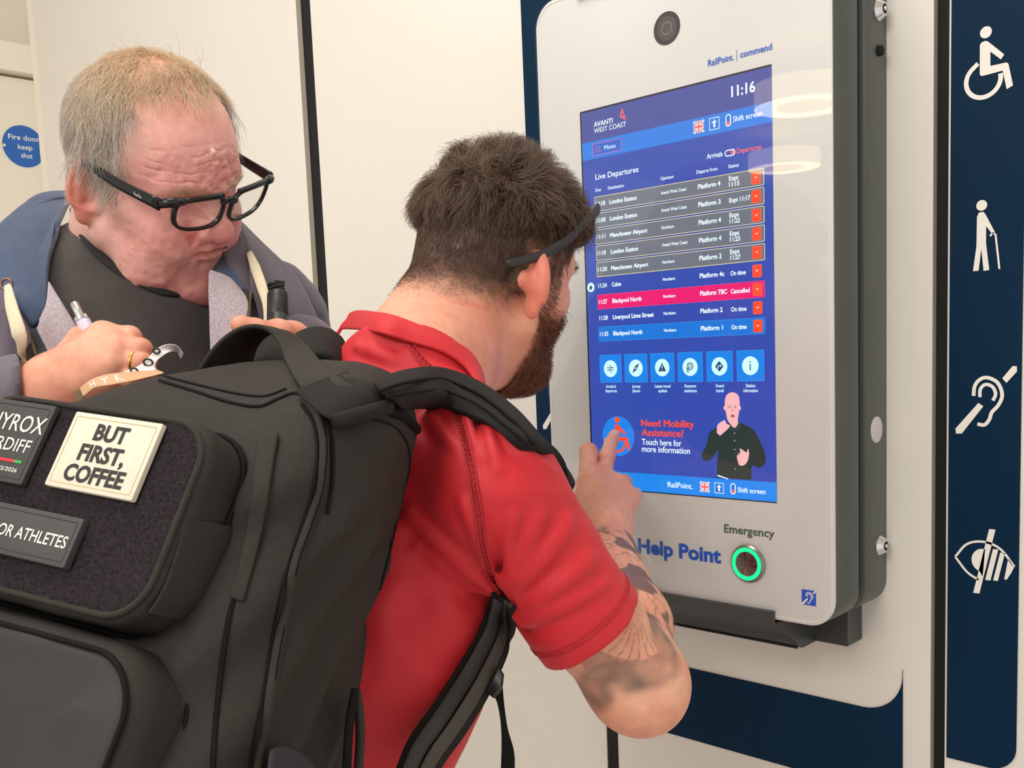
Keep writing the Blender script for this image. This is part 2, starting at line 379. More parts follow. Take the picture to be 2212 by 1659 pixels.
# dark lips that hold the glass, below and above
def lip(sign, name):
    z = KZ0 if sign > 0 else KZ1; s = sign
    prof = [(-.0035, .011), (.0010, .012), (.0010, -.004), (.066, -.010), (.108, -.028), (.108, -.054), (.072, -.054), (.066, -.050), (-.0035, -.002)]
    b = MB(); n = len(prof); V = []
    for x in (-.1465, .1455):
        V += [(x, y, z+s*h) for y, h in prof]
    F = [(i, (i+1) % n, n+(i+1) % n, n+i) for i in range(n)]+[tuple(range(n-1, -1, -1)), tuple(range(n, 2*n))]
    b.add(V, F, 0); o = b.obj(name, lip_m, hp); return o
lip(1, 'lower_lip'); lip(-1, 'upper_lip')
b = MB(); b.tube([(-.145, .0600, KZ0-.0505), (.1445, .0600, KZ0-.0505)], .0022, 8, 0); b.obj('lip_seal', gap_m, hp)
b = MB(); b.box((-.19, .105, KZ0-.052), (.193, WY-.001, KZ0+.004)); o = b.obj('mount_block', lip_m, hp)
# camera
b = MB(); c = (0.0002, 0.0015, 1.7929+.0)
b.lathe([(.0206, 0), (.0206, .0002), (.0150, .0003)], (c[0], .0020, 1.7925), (0, -1, 0), 48, 0)
b.lathe([(.0150, .0003), (.0135, .0004)], (c[0], .0020, 1.7925), (0, -1, 0), 48, 1)
b.lathe([(.0085, .0004), (.0085, .0005), (.0070, .0005)], (c[0], .0020, 1.7925), (0, -1, 0), 40, 2); b.lathe([(.0066, .0005), (.0030, .0006)], (c[0], .0020, 1.7925), (0, -1, 0), 40, 1)
b.obj('camera_window', [mat('lens_dark', (58, 54, 56), .25), mat('lens_grey', (84, 78, 80), .2), mat('lens_ring', (120, 114, 116), .2)], hp, deg=30)
# printing on the glass
blue_ink = mat('blue_print', (18, 86, 196), .4); green_ink = mat('green_print', (62, 92, 74), .4)
b = MB(); b.text('RailPoint.', Gmp, .0016, .0613, .0979, ZC+.2817, .0075, 0, .016); b.text('commend', Gmp, .0016, .1070, .1504, ZC+.2820, .0072, 0, .020); b.flat([(.1021, ZC+.2790), (.1027, ZC+.2790), (.1027, ZC+.2925), (.1021, ZC+.2925)], Gmp, .0016, 0)
b.obj('maker_lettering', blue_ink, hp)
b = MB(); b.text('Help Point', Gmp, .0016, -.0690, .0668, ZC-.3518, .0188, 0, .034); b.obj('help_lettering', blue_ink, hp)
b = MB(); b.text('Emergency', Gmp, .0016, .0724, .1455, ZC-.3098, .0105, 0, .016); b.obj('emergency_lettering', green_ink, hp)
b = MB(); x0, z0, x1, z1 = .1822, ZC-.3900, .2012, ZC-.3708; b.flat([(x0, z0), (x1, z0), (x1, z1), (x0, z1)], Gmp, .0018, 0)
def badge_pt(x, z): return (x0+(x-.3149)/(.3850-.3149)*(x1-x0)*1.02, z0+(z-1.2641)/(1.3458-1.2641)*(z1-z0)*1.02)
for q in ICONS['hearing_icon']: b.flat([badge_pt(x, z) for x, z in q], Gmp, .0015, 1)
b.obj('hearing_badge', [blue_ink, white_sign], hp)
# emergency button
steel = mat('brushed_steel', (150, 140, 132), .3, metal=1., noise=.1, nscale=300); ringe = mat('green_ring', (0, 200, 110), .4, emit=(10, 255, 128), estr=1.15)
eb = MB(); bc = (.1082, 0, ZC-.3468); eb.lathe([(.0247, 0), (.0247, .0018), (.0225, .0042), (.0216, .0042)], bc, (0, -1, 0), 48, 0)
ebo = eb.obj('emergency_button', [steel], hp, deg=25, label='round steel emergency button with a glowing green ring')
b = MB(); b.lathe([(.0214, .0030), (.0214, .0044), (.0162, .0044), (.0162, .0030)], bc, (0, -1, 0), 48, 0); b.obj('light_ring', ringe, ebo, deg=30)
sp = bpy.data.materials.new('spun_steel'); sp.use_nodes = True; nt = sp.node_tree; bs = nt.nodes['Principled BSDF']; bs.inputs['Metallic'].default_value = 1.; bs.inputs['Roughness'].default_value = .34
tc = nt.nodes.new('ShaderNodeTexCoord'); mp_ = nt.nodes.new('ShaderNodeMapping'); mp_.inputs['Location'].default_value = (-bc[0], 0, -bc[2]); nt.links.new(tc.outputs['Object'], mp_.inputs['Vector'])
sx = nt.nodes.new('ShaderNodeSeparateXYZ'); nt.links.new(mp_.outputs[0], sx.inputs[0]); at_ = nt.nodes.new('ShaderNodeMath'); at_.operation = 'ARCTAN2'; nt.links.new(sx.outputs['X'], at_.inputs[0]); nt.links.new(sx.outputs['Z'], at_.inputs[1])
ns = nt.nodes.new('ShaderNodeTexNoise'); ns.noise_dimensions = '1D'; ns.inputs['Scale'].default_value = 3.2; ns.inputs['Detail'].default_value = 5; nt.links.new(at_.outputs[0], ns.inputs['W'])
cr = nt.nodes.new('ShaderNodeValToRGB'); cr.color_ramp.elements[0].color = (.09, .065, .055, 1); cr.color_ramp.elements[1].color = (.42, .34, .31, 1); cr.color_ramp.elements[0].position = .3; cr.color_ramp.elements[1].position = .75
nt.links.new(ns.outputs['Fac'], cr.inputs[0]); nt.links.new(cr.outputs[0], bs.inputs['Base Color'])
b = MB(); b.lathe([(.0160, .0030), (.0160, .0040), (.0150, .0043)], bc, (0, -1, 0), 48, 0); b.obj('push_cap', sp, ebo, deg=25)
# locks, knob and plug on the side of the housing
def lock(y, z):
    b = MB(); b.lathe([(.0125, 0), (.0130, .0015), (.0085, .0085), (.0078, .0088)], (KX, y, z), (1, 0, 0), 32, 0); b.lathe([(.0062, .0080), (.0062, .0090), (.0050, .0092)], (KX, y, z), (1, 0, 0), 24, 1); b.lathe([(.0030, .0090), (.0028, .0100)], (KX, y, z), (1, 0, 0), 16, 0)
    b.obj('cam_lock', [chrome, gap_m], hp, deg=25, label='chrome cam lock')
lock(.1235, 1.7830); lock(.1270, 1.1177)
b = MB(); b.lathe([(.0065, 0), (.0065, .004), (.0055, .0055)], (KX, .1243, 1.7354), (1, 0, 0), 24, 0); b.box((KX+.0015, .1225, 1.7295), (KX+.0065, .1262, 1.7352), 0); b.obj('side_knob', gap_m, hp, deg=30)
b = MB(); b.lathe([(.0168, 0), (.0168, .0008), (.0150, .0015)], (KX, .1178, 1.2692), (1, 0, 0), 36, 0); b.obj('blanking_plug', mat('plug_white', (214, 208, 208), .35), hp, deg=25)
# ------------------------------------------------------------------ the screen
def em(name, rgb, k=1.): return mat(name, (8, 8, 10), .4, emit=rgb, estr=k)
E_bg, E_hd, E_band, E_wh, E_red, E_or, E_grey, E_yel, E_pink, E_rowb, E_tile, E_pale, E_dk = (em('screen_blue', (44, 70, 164)), em('screen_head', (66, 74, 146)), em('screen_band', (30, 118, 214)), em('screen_white', (226, 242, 250), 1.05),
    em('screen_red', (246, 96, 96)), em('screen_orange', (250, 72, 36)), em('screen_grey', (104, 110, 122)), em('screen_yellow', (240, 226, 150)), em('screen_pink', (226, 12, 106)), em('screen_rowblue', (14, 112, 206)), em('screen_tile', (10, 124, 222)), em('screen_pale', (200, 240, 250)), em('screen_dark', (20, 60, 96)))
SW, SH = .1495, .2655
def Tmp(u, v, d): return (u, .0021-d, ZC+v)      # on the screen, d towards the viewer
bz = MB(); bz.flat([(-SW, -SH), (SW, -SH), (SW, SH), (-SW, SH)], Tmp, .0002, 0); scr = bz.obj('screen_bezel', mat('bezel_black', (16, 15, 20), .3), hp)
def sub(name, b, mats, label=None): return b.obj(name, mats, scr, label=label)
XL, XR, ZT, ZB = -.1470, .1495, .2632, -.2640
def rect(x0, z0, x1, z1): return [(x0, z0), (x1, z0), (x1, z1), (x0, z1)]
b = MB(); b.flat(rect(XL, ZB, XR, ZT), Tmp, .0003, 0); b.flat(rect(XL, .222, XR, ZT), Tmp, .0004, 1); sub('display_panel', b, [E_bg, E_hd])
def outline(b, x0, z0, x1, z1, wd, mi, d=.0009):
    for q in (rect(x0, z0, x1, z0+wd), rect(x0, z1-wd, x1, z1), rect(x0, z0, x0+wd, z1), rect(x1-wd, z0, x1, z1)): b.flat(q, Tmp, d, mi)
def flag(b, x, z, w_, h_, ms):           # blue ground, white and red crosses
    W, Rr, Bl = ms; b.flat(rect(x-w_/2, z-h_/2, x+w_/2, z+h_/2), Tmp, .0007, Bl)
    for s in (1, -1):
        e = np.array([w_/2, s*h_/2]); nn = unit([-e[1], e[0]])*.0014; b.flat([tuple(np.array([x, z])+k) for k in (-e-nn, e-nn, e+nn, -e+nn)], Tmp, .0008, W)
        nn *= .4; b.flat([tuple(np.array([x, z])+k) for k in (-e-nn, e-nn, e+nn, -e+nn)], Tmp, .00085, Rr)
    for ww, mi, d in ((.0046, W, .0009), (.0028, Rr, .00095)):
        b.flat(rect(x-ww/2, z-h_/2, x+ww/2, z+h_/2), Tmp, d, mi); b.flat(rect(x-w_/2, z-ww/2, x+w_/2, z+ww/2), Tmp, d, mi)
    outline(b, x-w_/2, z-h_/2, x+w_/2, z+h_/2, .0005, W, .0010)
def access(b, x, z, s, mi_bg, mi):
    b.flat(rect(x-s/2, z-s/2, x+s/2, z+s/2), Tmp, .0007, mi_bg); outline(b, x-s/2, z-s/2, x+s/2, z+s/2, .0008, mi)
    b.flat(circ(x, z+s*.26, s*.08, 12), Tmp, .0009, mi); b.flat([(x-s*.26, z+s*.17), (x+s*.26, z+s*.17), (x+s*.26, z+s*.10), (x+s*.09, z+s*.07), (x+s*.10, z-s*.30), (x-s*.10, z-s*.30), (x-s*.09, z+s*.07), (x-s*.26, z+s*.10)], Tmp, .0009, mi)
def pill(b, x, z, w_, h_, mi, mi_in, mi_dot, dot):
    b.flat(rrect(x-w_/2, z-h_/2, x+w_/2, z+h_/2, min(w_, h_)/2-1e-5), Tmp, .0007, mi); k = .0013; b.flat(rrect(x-w_/2+k, z-h_/2+k, x+w_/2-k, z+h_/2-k, min(w_, h_)/2-k-1e-5), Tmp, .0008, mi_in); b.flat(circ(dot[0], dot[1], min(w_, h_)/2-k-.0002, 16), Tmp, .0009, mi_dot)
b = MB(); b.text('AVANTI', Tmp, .0008, -.1246, -.0917, .2408, .0064, 0, .020); b.text('WEST COAST', Tmp, .0008, -.1246, -.0690, .2323, .0062, 0, .006)
tri = [(-.0749, .2576), (-.0798, .2462), (-.0688, .2406)]; ct = np.mean(np.array(tri), 0)
b.flat(tri, Tmp, .0007, 1); b.flat([tuple(ct+(np.array(q)-ct)*.42) for q in tri], Tmp, .0008, 2)
sub('operator_mark', b, [E_wh, E_red, E_hd])
b = MB(); b.text('11:16', Tmp, .0008, .0941, .1273, .2382, .0122, 0, .026); sub('clock', b, E_wh)
b = MB(); b.flat(rect(XL, .1982, XR, .2222), Tmp, .0005, 0); flag(b, .0460, .2110, .0152, .0146, (1, 2, 4)); access(b, .0690, .2108, .0148, 3, 1); pill(b, .0892, .2111, .0078, .0150, 1, 3, 2, (.0892, .2073)); b.text('Shift screen', Tmp, .0008, .0962, .1366, .2080, .0062, 1, .014)
hdr = sub('header_band', b, [E_band, E_wh, E_red, E_rowb, E_dk])
b = MB(); b.flat(rect(-.1279, .2022, -.0779, .2183), Tmp, .0006, 0); outline(b, -.1279, .2022, -.0779, .2183, .0006, 1)
for k in range(3): b.flat(rect(-.1245, .2068+k*.0032, -.1135, .2074+k*.0032), Tmp, .0008, 1)
b.text('Menu', Tmp, .0008, -.1076, -.0882, .2074, .0058, 2, .012); sub('menu_button', b, [em('screen_menu', (40, 92, 190)), em('screen_rose', (236, 110, 150)), E_pale])
b = MB(); b.text('Arrivals', Tmp, .0008, .0570, .0801, .1693, .0060, 0, .014); b.text('Departures', Tmp, .0008, .1007, .1347, .1690, .0060, 1, .010); pill(b, .0908, .1716, .0152, .0082, 0, 2, 1, (.0944, .1716)); sub('arrivals_switch', b, [E_wh, E_red, E_bg])
b = MB(); b.flat(rect(-.1290, .1500, .1376, .1790), Tmp, .00045, 1); b.text('Live Departures', Tmp, .0008, -.1247, -.0504, .1695, .0074, 0, .012)
for t, x0_, x1_ in (('Due', -.1254, -.1155), ('Destination', -.1032, -.0757), ('Operator', -.0150, .0065), ('Departs from', .0412, .0724), ('Status', .0881, .1030)): b.text(t, Tmp, .0008, x0_, x1_, .1532, .0043, 0, .012)
sub('table_heading', b, [E_wh, E_bg])
ROWS = [('10:18', 'London Euston', 'Avanti West Coast', 'Platform 4', ('Expt', '11:15'), 'g'), ('11:00', 'London Euston', 'Avanti West Coast', 'Platform 3', ('Expt 11:17',), 'g'), ('11:11', 'Manchester Airport', 'Northern', 'Platform 4', ('Expt', '11:22'), 'g'),
        ('11:18', 'London Euston', 'Avanti West Coast', 'Platform 4', ('Expt', '11:25'), 'g'), ('11:20', 'Manchester Airport', 'Northern', 'Platform 2', ('Expt', '11:27'), 'g'), ('11:24', 'Colne', 'Northern', 'Platform 4c', ('On time',), 'n'),
        ('11:27', 'Blackpool North', 'Northern', 'Platform TBC', ('Cancelled',), 'p'), ('11:28', 'Liverpool Lime Street', 'Northern', 'Platform 2', ('On time',), 'n'), ('11:35', 'Blackpool North', 'Northern', 'Platform 1', ('On time',), 'b')]
def tw(t, k): return len(t.replace('l', '').replace('i', ''))*k+(t.count('l')+t.count('i'))*k*.5
for i, (due, dest, op, plat, st, kind) in enumerate(ROWS):
    zt = .1464-i*.02252; zb = zt-.0205; zm = (zt+zb)/2; b = MB()
    if kind == 'g': b.flat(rrect(-.1280, zb, .1376, zt, .0015, 3), Tmp, .0005, 5); b.flat(rrect(-.1273, zb+.0007, .1369, zt-.0007, .001, 3), Tmp, .0006, 0)
    elif kind == 'n': b.flat(rect(-.1280, zb, .1376, zt), Tmp, .00045, 0)
    elif kind in 'pb':
        b.flat(rrect(-.1280, zb, .1366, zt, .0015, 3), Tmp, .0005, 2 if kind == 'p' else 6); b.flat(rrect(-.1276, zb+.0004, .1362, zt-.0004, .001, 3), Tmp, .0006, 0)
    b.text(due, Tmp, .0008, -.1254, -.1254+(.0166 if i in (0, 1, 4) else .0150), zm-.0026, .0056, 1, .024); b.text(dest, Tmp, .0008, -.1015, -.1015+tw(dest, .00360), zm-.0026, .0056, 1, .030)
    b.text(op, Tmp, .0008, -.0152, -.0152+tw(op, .00245), zm-.0014, .0040, 1, .022); b.text(plat, Tmp, .0008, .0428, .0428+tw(plat, .00352), zm-.0022, .0056, 1, .030)
    for k, s in enumerate(st): b.text(s, Tmp, .0008, .0886, .0886+tw(s, .0030 if s[0] == '1' or len(s) == 10 else .0034), zm+((.0016-.0072*k) if len(st) > 1 else -.0026), .0054, 1, .026)
    b.flat(rrect(.1200, zm-.0078, .1330, zm+.0078, .0016, 3), Tmp, .0007, 4); b.flat(rrect(.1206, zm-.0072, .1324, zm+.0072, .0012, 3), Tmp, .0008, 3)
    for q in stroke([(.1247, zm+.0012), (.1265, zm-.0006), (.1283, zm+.0012)], .0007): b.flat(q, Tmp, .0009, 1)
    if i == 5: b.flat(circ(-.1395, zm-.001, .0066), Tmp, .0005, 7); b.flat([(-.1424, zm-.0015), (-.1395, zm+.0022), (-.1362, zm-.0005), (-.1385, zm-.0048), (-.1412, zm-.0040)], Tmp, .0007, 8)
    bgm = {'g': E_grey, 'n': E_bg, 'p': E_pink, 'b': E_rowb}[kind]
    sub('departure_row', b, [bgm, E_wh, em('screen_pinkedge', (240, 80, 150)), E_or, E_red, E_yel, em('screen_blueedge', (60, 150, 230)), E_pale, E_dk])
TX = [(-.1276, -.0892), (-.0834, -.0446), (-.0392, -.0003), (.0055, .0445), (.0503, .0894), (.0954, .1344)]
LB = [('Arrivals &', 'departures'), ('Journey', 'planner'), ('Latest travel', 'updates'), ('Passenger', 'assistance'), ('Onward', 'travel'), ('Station', 'information')]
for i, (x0_, x1_) in enumerate(TX):
    b = MB(); zt, zb = -.0735, -.1125; xm, zm = (x0_+x1_)/2, (zt+zb)/2; b.flat(rrect(x0_, zb, x1_, zt, .0006, 2), Tmp, .0005, 3); b.flat(rect(x0_+.0004, zb+.0004, x1_-.0004, zt-.0004), Tmp, .0006, 0); b.flat(circ(xm, zm, .0118), Tmp, .0007, 1)
    d = .0009
    if i == 0:
        for dz in (.0016, -.0016): b.flat(rect(xm-.0062, zm+dz-.0005, xm+.0062, zm+dz+.0005), Tmp, d, 2)
        for q in stroke([(xm-.002, zm+.0052), (xm+.003, zm+.0016), (xm-.003, zm-.0016), (xm+.002, zm-.0052)], .0011): b.flat(q, Tmp, d, 2)
    elif i == 1: b.flat([(xm+.006, zm+.0068), (xm+.0016, zm-.0022), (xm-.006, zm-.0068), (xm-.0016, zm+.0022)], Tmp, d, 2); b.flat(circ(xm, zm, .0014, 12), Tmp, d+.0001, 1)
    elif i == 2: b.flat([(xm, zm+.0065), (xm-.0064, zm-.0050), (xm+.0064, zm-.0050)], Tmp, d, 2); b.flat(rect(xm-.0006, zm-.0012, xm+.0006, zm+.0030), Tmp, d+.0001, 1); b.flat(circ(xm, zm-.0030, .0008, 8), Tmp, d+.0001, 1)
    elif i == 3:
        for q in stroke([(xm-.0045, zm-.0075), (xm-.0045, zm+.001)]+arc(xm, zm+.001, .0045, 180, -150, 20), .0012)+stroke([(xm-.0022, zm-.0075), (xm-.0022, zm+.001)]+arc(xm, zm+.001, .0022, 180, -150, 14), .0009): b.flat(q, Tmp, d, 2)
    elif i == 4:
        b.flat([(xm, zm+.0068), (xm+.0062, zm), (xm, zm-.0068), (xm-.0062, zm)], Tmp, d, 2)
        for q in stroke([(xm-.002, zm-.003), (xm-.002, zm+.0005), (xm+.0015, zm+.0008)], .0014): b.flat(q, Tmp, d+.0001, 1)
        b.flat([(xm+.0012, zm+.0028), (xm+.0038, zm+.0008), (xm+.0012, zm-.0012)], Tmp, d+.0001, 1)
    else: b.flat(rect(xm-.0007, zm-.006, xm+.0007, zm+.0022), Tmp, d, 2); b.flat(circ(xm, zm+.0048, .0009, 10), Tmp, d, 2)
    for k, t in enumerate(LB[i]): wd = tw(t, .00205); b.text(t, Tmp, .0008, xm-wd/2, xm+wd/2, -.1200-.0062*k, .0041, 1, .02)
    sub('menu_tile', b, [E_tile, E_pale, E_dk, em('screen_tileedge', (60, 160, 236))])
b = MB(); mcx, mcz = -.0985, -.1884; b.flat(circ(mcx, mcz, .0279), Tmp, .0005, 2); b.flat(circ(mcx, mcz, .0274), Tmp, .0006, 0)
def mob(x, z): return (mcx+.0015+(x-.349)*.72, mcz+.0005+(z-1.697)*.62)
for q in ICONS['wheelchair_icon']: b.flat([mob(x, z) for x, z in q], Tmp, .0008, 1)
sub('mobility_button', b, [E_tile, E_or, em('screen_tileedge', (60, 160, 236))])
b = MB(); b.text('Need Mobility', Tmp, .0008, -.0570, .0290, -.1733, .0094, 1, .022); b.text('Assistance?', Tmp, .0008, -.0572, .0128, -.1862, .0094, 1, .022); b.text('Touch here for', Tmp, .0008, -.0570, .0086, -.1988, .0080, 0, .014); b.text('more information', Tmp, .0008, -.0572, .0220, -.2085, .0080, 0, .014)
sub('mobility_text', b, [E_wh, E_or])
# sign-language interpreter shown on the display
b = MB(); K = [E_dk, em('screen_skin', (238, 176, 178)), em('screen_shirt', (30, 50, 46)), em('screen_shirt_light', (44, 66, 62)), em('screen_lips', (190, 80, 84)), em('screen_brow', (120, 84, 84)), E_wh, em('screen_skin_shade', (214, 140, 140))]
tor = spline([(.0625, -.2380), (.0640, -.2150), (.0650, -.2020), (.0560, -.2130), (.0450, -.2170), (.0400, -.2090), (.0480, -.1950), (.0530, -.1790), (.0650, -.1725), (.0760, -.1690), (.0830, -.1655), (.0990, -.1655), (.1080, -.1690), (.1180, -.1740), (.1260, -.1860), (.1345, -.2060), (.1330, -.2170), (.1240, -.2220), (.1150, -.2200), (.1140, -.2380)], 4)
b.flat([tuple(q) for q in tor], Tmp, .0005, 2)
hd = spline([(.0800, -.1610), (.0782, -.1520), (.0768, -.1400), (.0790, -.1310), (.0850, -.1268), (.0915, -.1268), (.0972, -.1310), (.0988, -.1400), (.0975, -.1520), (.0955, -.1620), (.0960, -.1680), (.0900, -.1720), (.0835, -.1665)], 4)
b.flat([tuple(q) for q in hd], Tmp, .0006, 1); b.flat(circ(.0765, -.1465, .0016, 12, .0030), Tmp, .0006, 1); b.flat(circ(.0990, -.1465, .0014, 12, .0030), Tmp, .0006, 1)
for xx in (.0838, .0922): b.flat(rect(xx-.0026, -.1440, xx+.0026, -.1434), Tmp, .0008, 5); b.flat(circ(xx, -.1460, .0016, 10, .0006), Tmp, .0008, 5)
b.flat([(.0880, -.1455), (.0868, -.1512), (.0895, -.1512)], Tmp, .0007, 7); b.flat(circ(.0884, -.1568, .0030, 14, .0020), Tmp, .0008, 4); b.flat(circ(.0884, -.1568, .0016, 12, .0009), Tmp, .0009, 5)
h1 = spline([(.0640, -.1790), (.0655, -.1690), (.0720, -.1640), (.0765, -.1625), (.0790, -.1668), (.0840, -.1690), (.0815, -.1730), (.0740, -.1790), (.0690, -.1830)], 4); b.flat([tuple(q) for q in h1], Tmp, .0008, 1)
h2 = spline([(.0950, -.2160), (.0935, -.2080), (.0985, -.2040), (.0978, -.1985), (.1020, -.2000), (.1075, -.2030), (.1100, -.1980), (.1112, -.2060), (.1085, -.2150), (.1030, -.2200), (.0965, -.2200)], 4); b.flat([tuple(q) for q in h2], Tmp, .0008, 1)
for z_ in (-.2045, -.2080, -.2115, -.2150): b.flat(rect(.0940, z_, .0992, z_+.0004), Tmp, .0009, 7)
for z_ in (-.1790, -.1885, -.2000, -.2250): b.flat(circ(.0906, z_, .0007, 8), Tmp, .0008, 6)
b.flat([(.0830, -.1660), (.0895, -.1745), (.0860, -.1760), (.0790, -.1690)], Tmp, .0007, 3); b.flat([(.0965, -.1660), (.0900, -.1745), (.0930, -.1765), (.1010, -.1690)], Tmp, .0007, 3); b.flat(rect(.0900, -.2350, .0904, -.1760), Tmp, .0006, 3)
b.flat([(.0640, -.2340), (.0800, -.2382), (.0800, -.2394), (.0640, -.2360)], Tmp, .0008, 6)
sub('interpreter_picture', b, K, label='man in a dark green shirt signing on the screen')
b = MB(); b.flat(rect(XL, ZB, XR, -.2392), Tmp, .0007, 0); b.text('RailPoint.', Tmp, .0010, -.0151, .0250, -.2555, .0072, 1, .014)
def up2(f):                                # lift the small symbols above the footer band
    def g(u, v, d): return f(u, v, d+.0004)
    return g
T0 = Tmp
Tmp = up2(T0); flag(b, .0443, -.2514, .0140, .0134, (1, 2, 4)); access(b, .0664, -.2516, .0140, 3, 1); pill(b, .0872, -.2512, .0078, .0148, 1, 3, 2, (.0872, -.2550)); b.text('Shift screen', Tmp, .0008, .0942, .1343, -.2549, .0062, 1, .014)
outline(b, -.1090, -.2588, -.0787, -.2442, .0006, 1); b.flat(rect(-.1084, -.2582, -.0793, -.2448), Tmp, .0006, 5); Tmp = T0
sub('footer_band', b, [em('screen_foot', (8, 128, 226)), E_wh, E_red, E_rowb, E_dk, em('screen_menu', (40, 92, 190))])
# ================================================================== sculpting tools: distance fields -> one smooth surface
def sph(p, c, r): return np.linalg.norm(p-np.asarray(c, np.float32), axis=1)-r
def cap(p, a, b, ra, rb=None):
    rb = ra if rb is None else rb; a = np.asarray(a, np.float32); b = np.asarray(b, np.float32); d = b-a; q = p-a
    t = np.clip(q@d/max(float(d@d), 1e-12), 0, 1); return np.linalg.norm(q-t[:, None]*d, axis=1)-(ra+(rb-ra)*t)
def chain(p, pts, rs, k=.004):
    d = None
    for i in range(len(pts)-1):
        e = cap(p, pts[i], pts[i+1], rs[i], rs[i+1]); d = e if d is None else smin(d, e, k)
    return d
def ell(p, c, r, A=None):
    q = p-np.asarray(c, np.float32)
    if A is not None: q = q@np.asarray(A, np.float32).T
    r = np.asarray(r, np.float32); k0 = np.linalg.norm(q/r, axis=1); k1 = np.linalg.norm(q/(r*r), axis=1)+1e-9
    return k0*(k0-1)/k1
def rbox(p, c, h, r, A=None):
    q = p-np.asarray(c, np.float32)
    if A is not None: q = q@np.asarray(A, np.float32).T
    q = np.abs(q)-np.asarray(h, np.float32)+r
    return np.linalg.norm(np.maximum(q, 0), axis=1)+np.minimum(q.max(1), 0)-r
def smin(a, b, k):
    h = np.maximum(k-np.abs(a-b), 0)/k; return np.minimum(a, b)-h*h*k*.25
def smax(a, b, k): return -smin(-a, -b, k)
def ssub(a, b, k): return smax(a, -b, k)
def vnoise(p, s, seed=0):
    """smooth value noise in -1..1 (s = size of a lump)"""
    q = np.asarray(p, np.float64)/s; i = np.floor(q).astype(np.int64); f = q-i; f = f*f*(3-2*f); out = np.zeros(len(q))
    for dx in (0, 1):
        for dy in (0, 1):
            for dz in (0, 1):
                h = ((i[:, 0]+dx)*374761393+(i[:, 1]+dy)*668265263+(i[:, 2]+dz)*2147483647+seed*974634777) & 0xffffffff
                h = ((h ^ (h >> 13))*1274126177) & 0xffffffff; h = (h ^ (h >> 16)) & 0xffff
                wgt = (f[:, 0] if dx else 1-f[:, 0])*(f[:, 1] if dy else 1-f[:, 1])*(f[:, 2] if dz else 1-f[:, 2]); out += wgt*(h/32767.5-1)
    return out
def fbm(p, s, n=3, seed=0):
    o = 0; a = 1.
    for k in range(n): o = o+a*vnoise(p, s/2**k, seed+k); a *= .5
    return o
def eval_chunks(f, P_, n=400000):
    return np.concatenate([np.asarray(f(P_[i:i+n]), np.float32) for i in range(0, len(P_), n)]) if len(P_) else np.zeros(0, np.float32)
def nets(f, lo, hi, h, c=4, band=2.2, project=True):
    """naive surface nets of field f inside the box lo..hi with cell h; returns verts, quads"""
    lo = np.array(lo, float); hi = np.array(hi, float); n = (np.ceil((hi-lo)/(h*c)).astype(int)+1)*c
    nc = n//c
    ax = [lo[i]+(np.arange(nc[i])*c+(c-1)/2)*h for i in range(3)]
    G = np.stack(np.meshgrid(*ax, indexing='ij'), -1).reshape(-1, 3).astype(np.float32)
    D = eval_chunks(f, G).reshape(nc)
    vol = np.repeat(np.repeat(np.repeat(D, c, 0), c, 1), c, 2)
    act = np.abs(D) < h*c*band*.87
    ids = np.argwhere(act); off = np.stack(np.meshgrid(*[np.arange(c)]*3, indexing='ij'), -1).reshape(-1, 3)
    I = (ids[:, None, :]*c+off[None]).reshape(-1, 3)
    val = eval_chunks(f, (lo+I*h).astype(np.float32)); vol[I[:, 0], I[:, 1], I[:, 2]] = val
    S = vol < 0; nx, ny, nz = vol.shape
    cnt = np.zeros((nx-1, ny-1, nz-1), np.uint8)
    for dx in (0, 1):
        for dy in (0, 1):
            for dz in (0, 1): cnt += S[dx:nx-1+dx, dy:ny-1+dy, dz:nz-1+dz]
    cells = np.argwhere((cnt > 0) & (cnt < 8)); idx = -np.ones(cnt.shape, np.int32); idx[cells[:, 0], cells[:, 1], cells[:, 2]] = np.arange(len(cells))
    acc = np.zeros((len(cells), 3)); num = np.zeros(len(cells))
    cor = [(a, b, d) for a in (0, 1) for b in (0, 1) for d in (0, 1)]
    for A in cor:
        for k in range(3):
            if A[k]: continue
            B = list(A); B[k] = 1
            va = vol[cells[:, 0]+A[0], cells[:, 1]+A[1], cells[:, 2]+A[2]]; vb = vol[cells[:, 0]+B[0], cells[:, 1]+B[1], cells[:, 2]+B[2]]
            mk = (va < 0) != (vb < 0); t = np.where(mk, va/np.where(mk, va-vb, 1), 0)
            q = np.tile(np.array(A, float), (len(cells), 1)); q[:, k] = t; acc += q*mk[:, None]; num += mk
    V = lo+(cells+acc/num[:, None])*h
    F = []
    for k in range(3):
        a, b = [(1, 2), (2, 0), (0, 1)][k]
        sl0 = [slice(1, -1)]*3; sl0[k] = slice(0, -1); sl1 = list(sl0); sl1[k] = slice(1, None)
        s0 = S[tuple(sl0)]; s1 = S[tuple(sl1)]; e = np.argwhere(s0 != s1)
        o = np.array([1, 1, 1]); o[k] = 0; e = e+o; fl = S[e[:, 0], e[:, 1], e[:, 2]]
        def at(da, db): q = e.copy(); q[:, a] -= da; q[:, b] -= db; return idx[q[:, 0], q[:, 1], q[:, 2]]
        Q = np.stack([at(0, 0), at(1, 0), at(1, 1), at(0, 1)], 1); Q[~fl] = Q[~fl][:, ::-1]
        F.append(Q[(Q >= 0).all(1)])
    F = np.concatenate(F)[:, :]
    if project:
        for _ in range(2):
            e = h*.35; v = V.astype(np.float32); d = eval_chunks(f, v)
            g = np.stack([eval_chunks(f, v+np.array(o, np.float32)*e)-eval_chunks(f, v-np.array(o, np.float32)*e) for o in np.eye(3)], 1)/(2*e)
            V = V-np.clip(d/np.maximum((g*g).sum(1), .2), -h*.6, h*.6)[:, None]*g
    return V, F
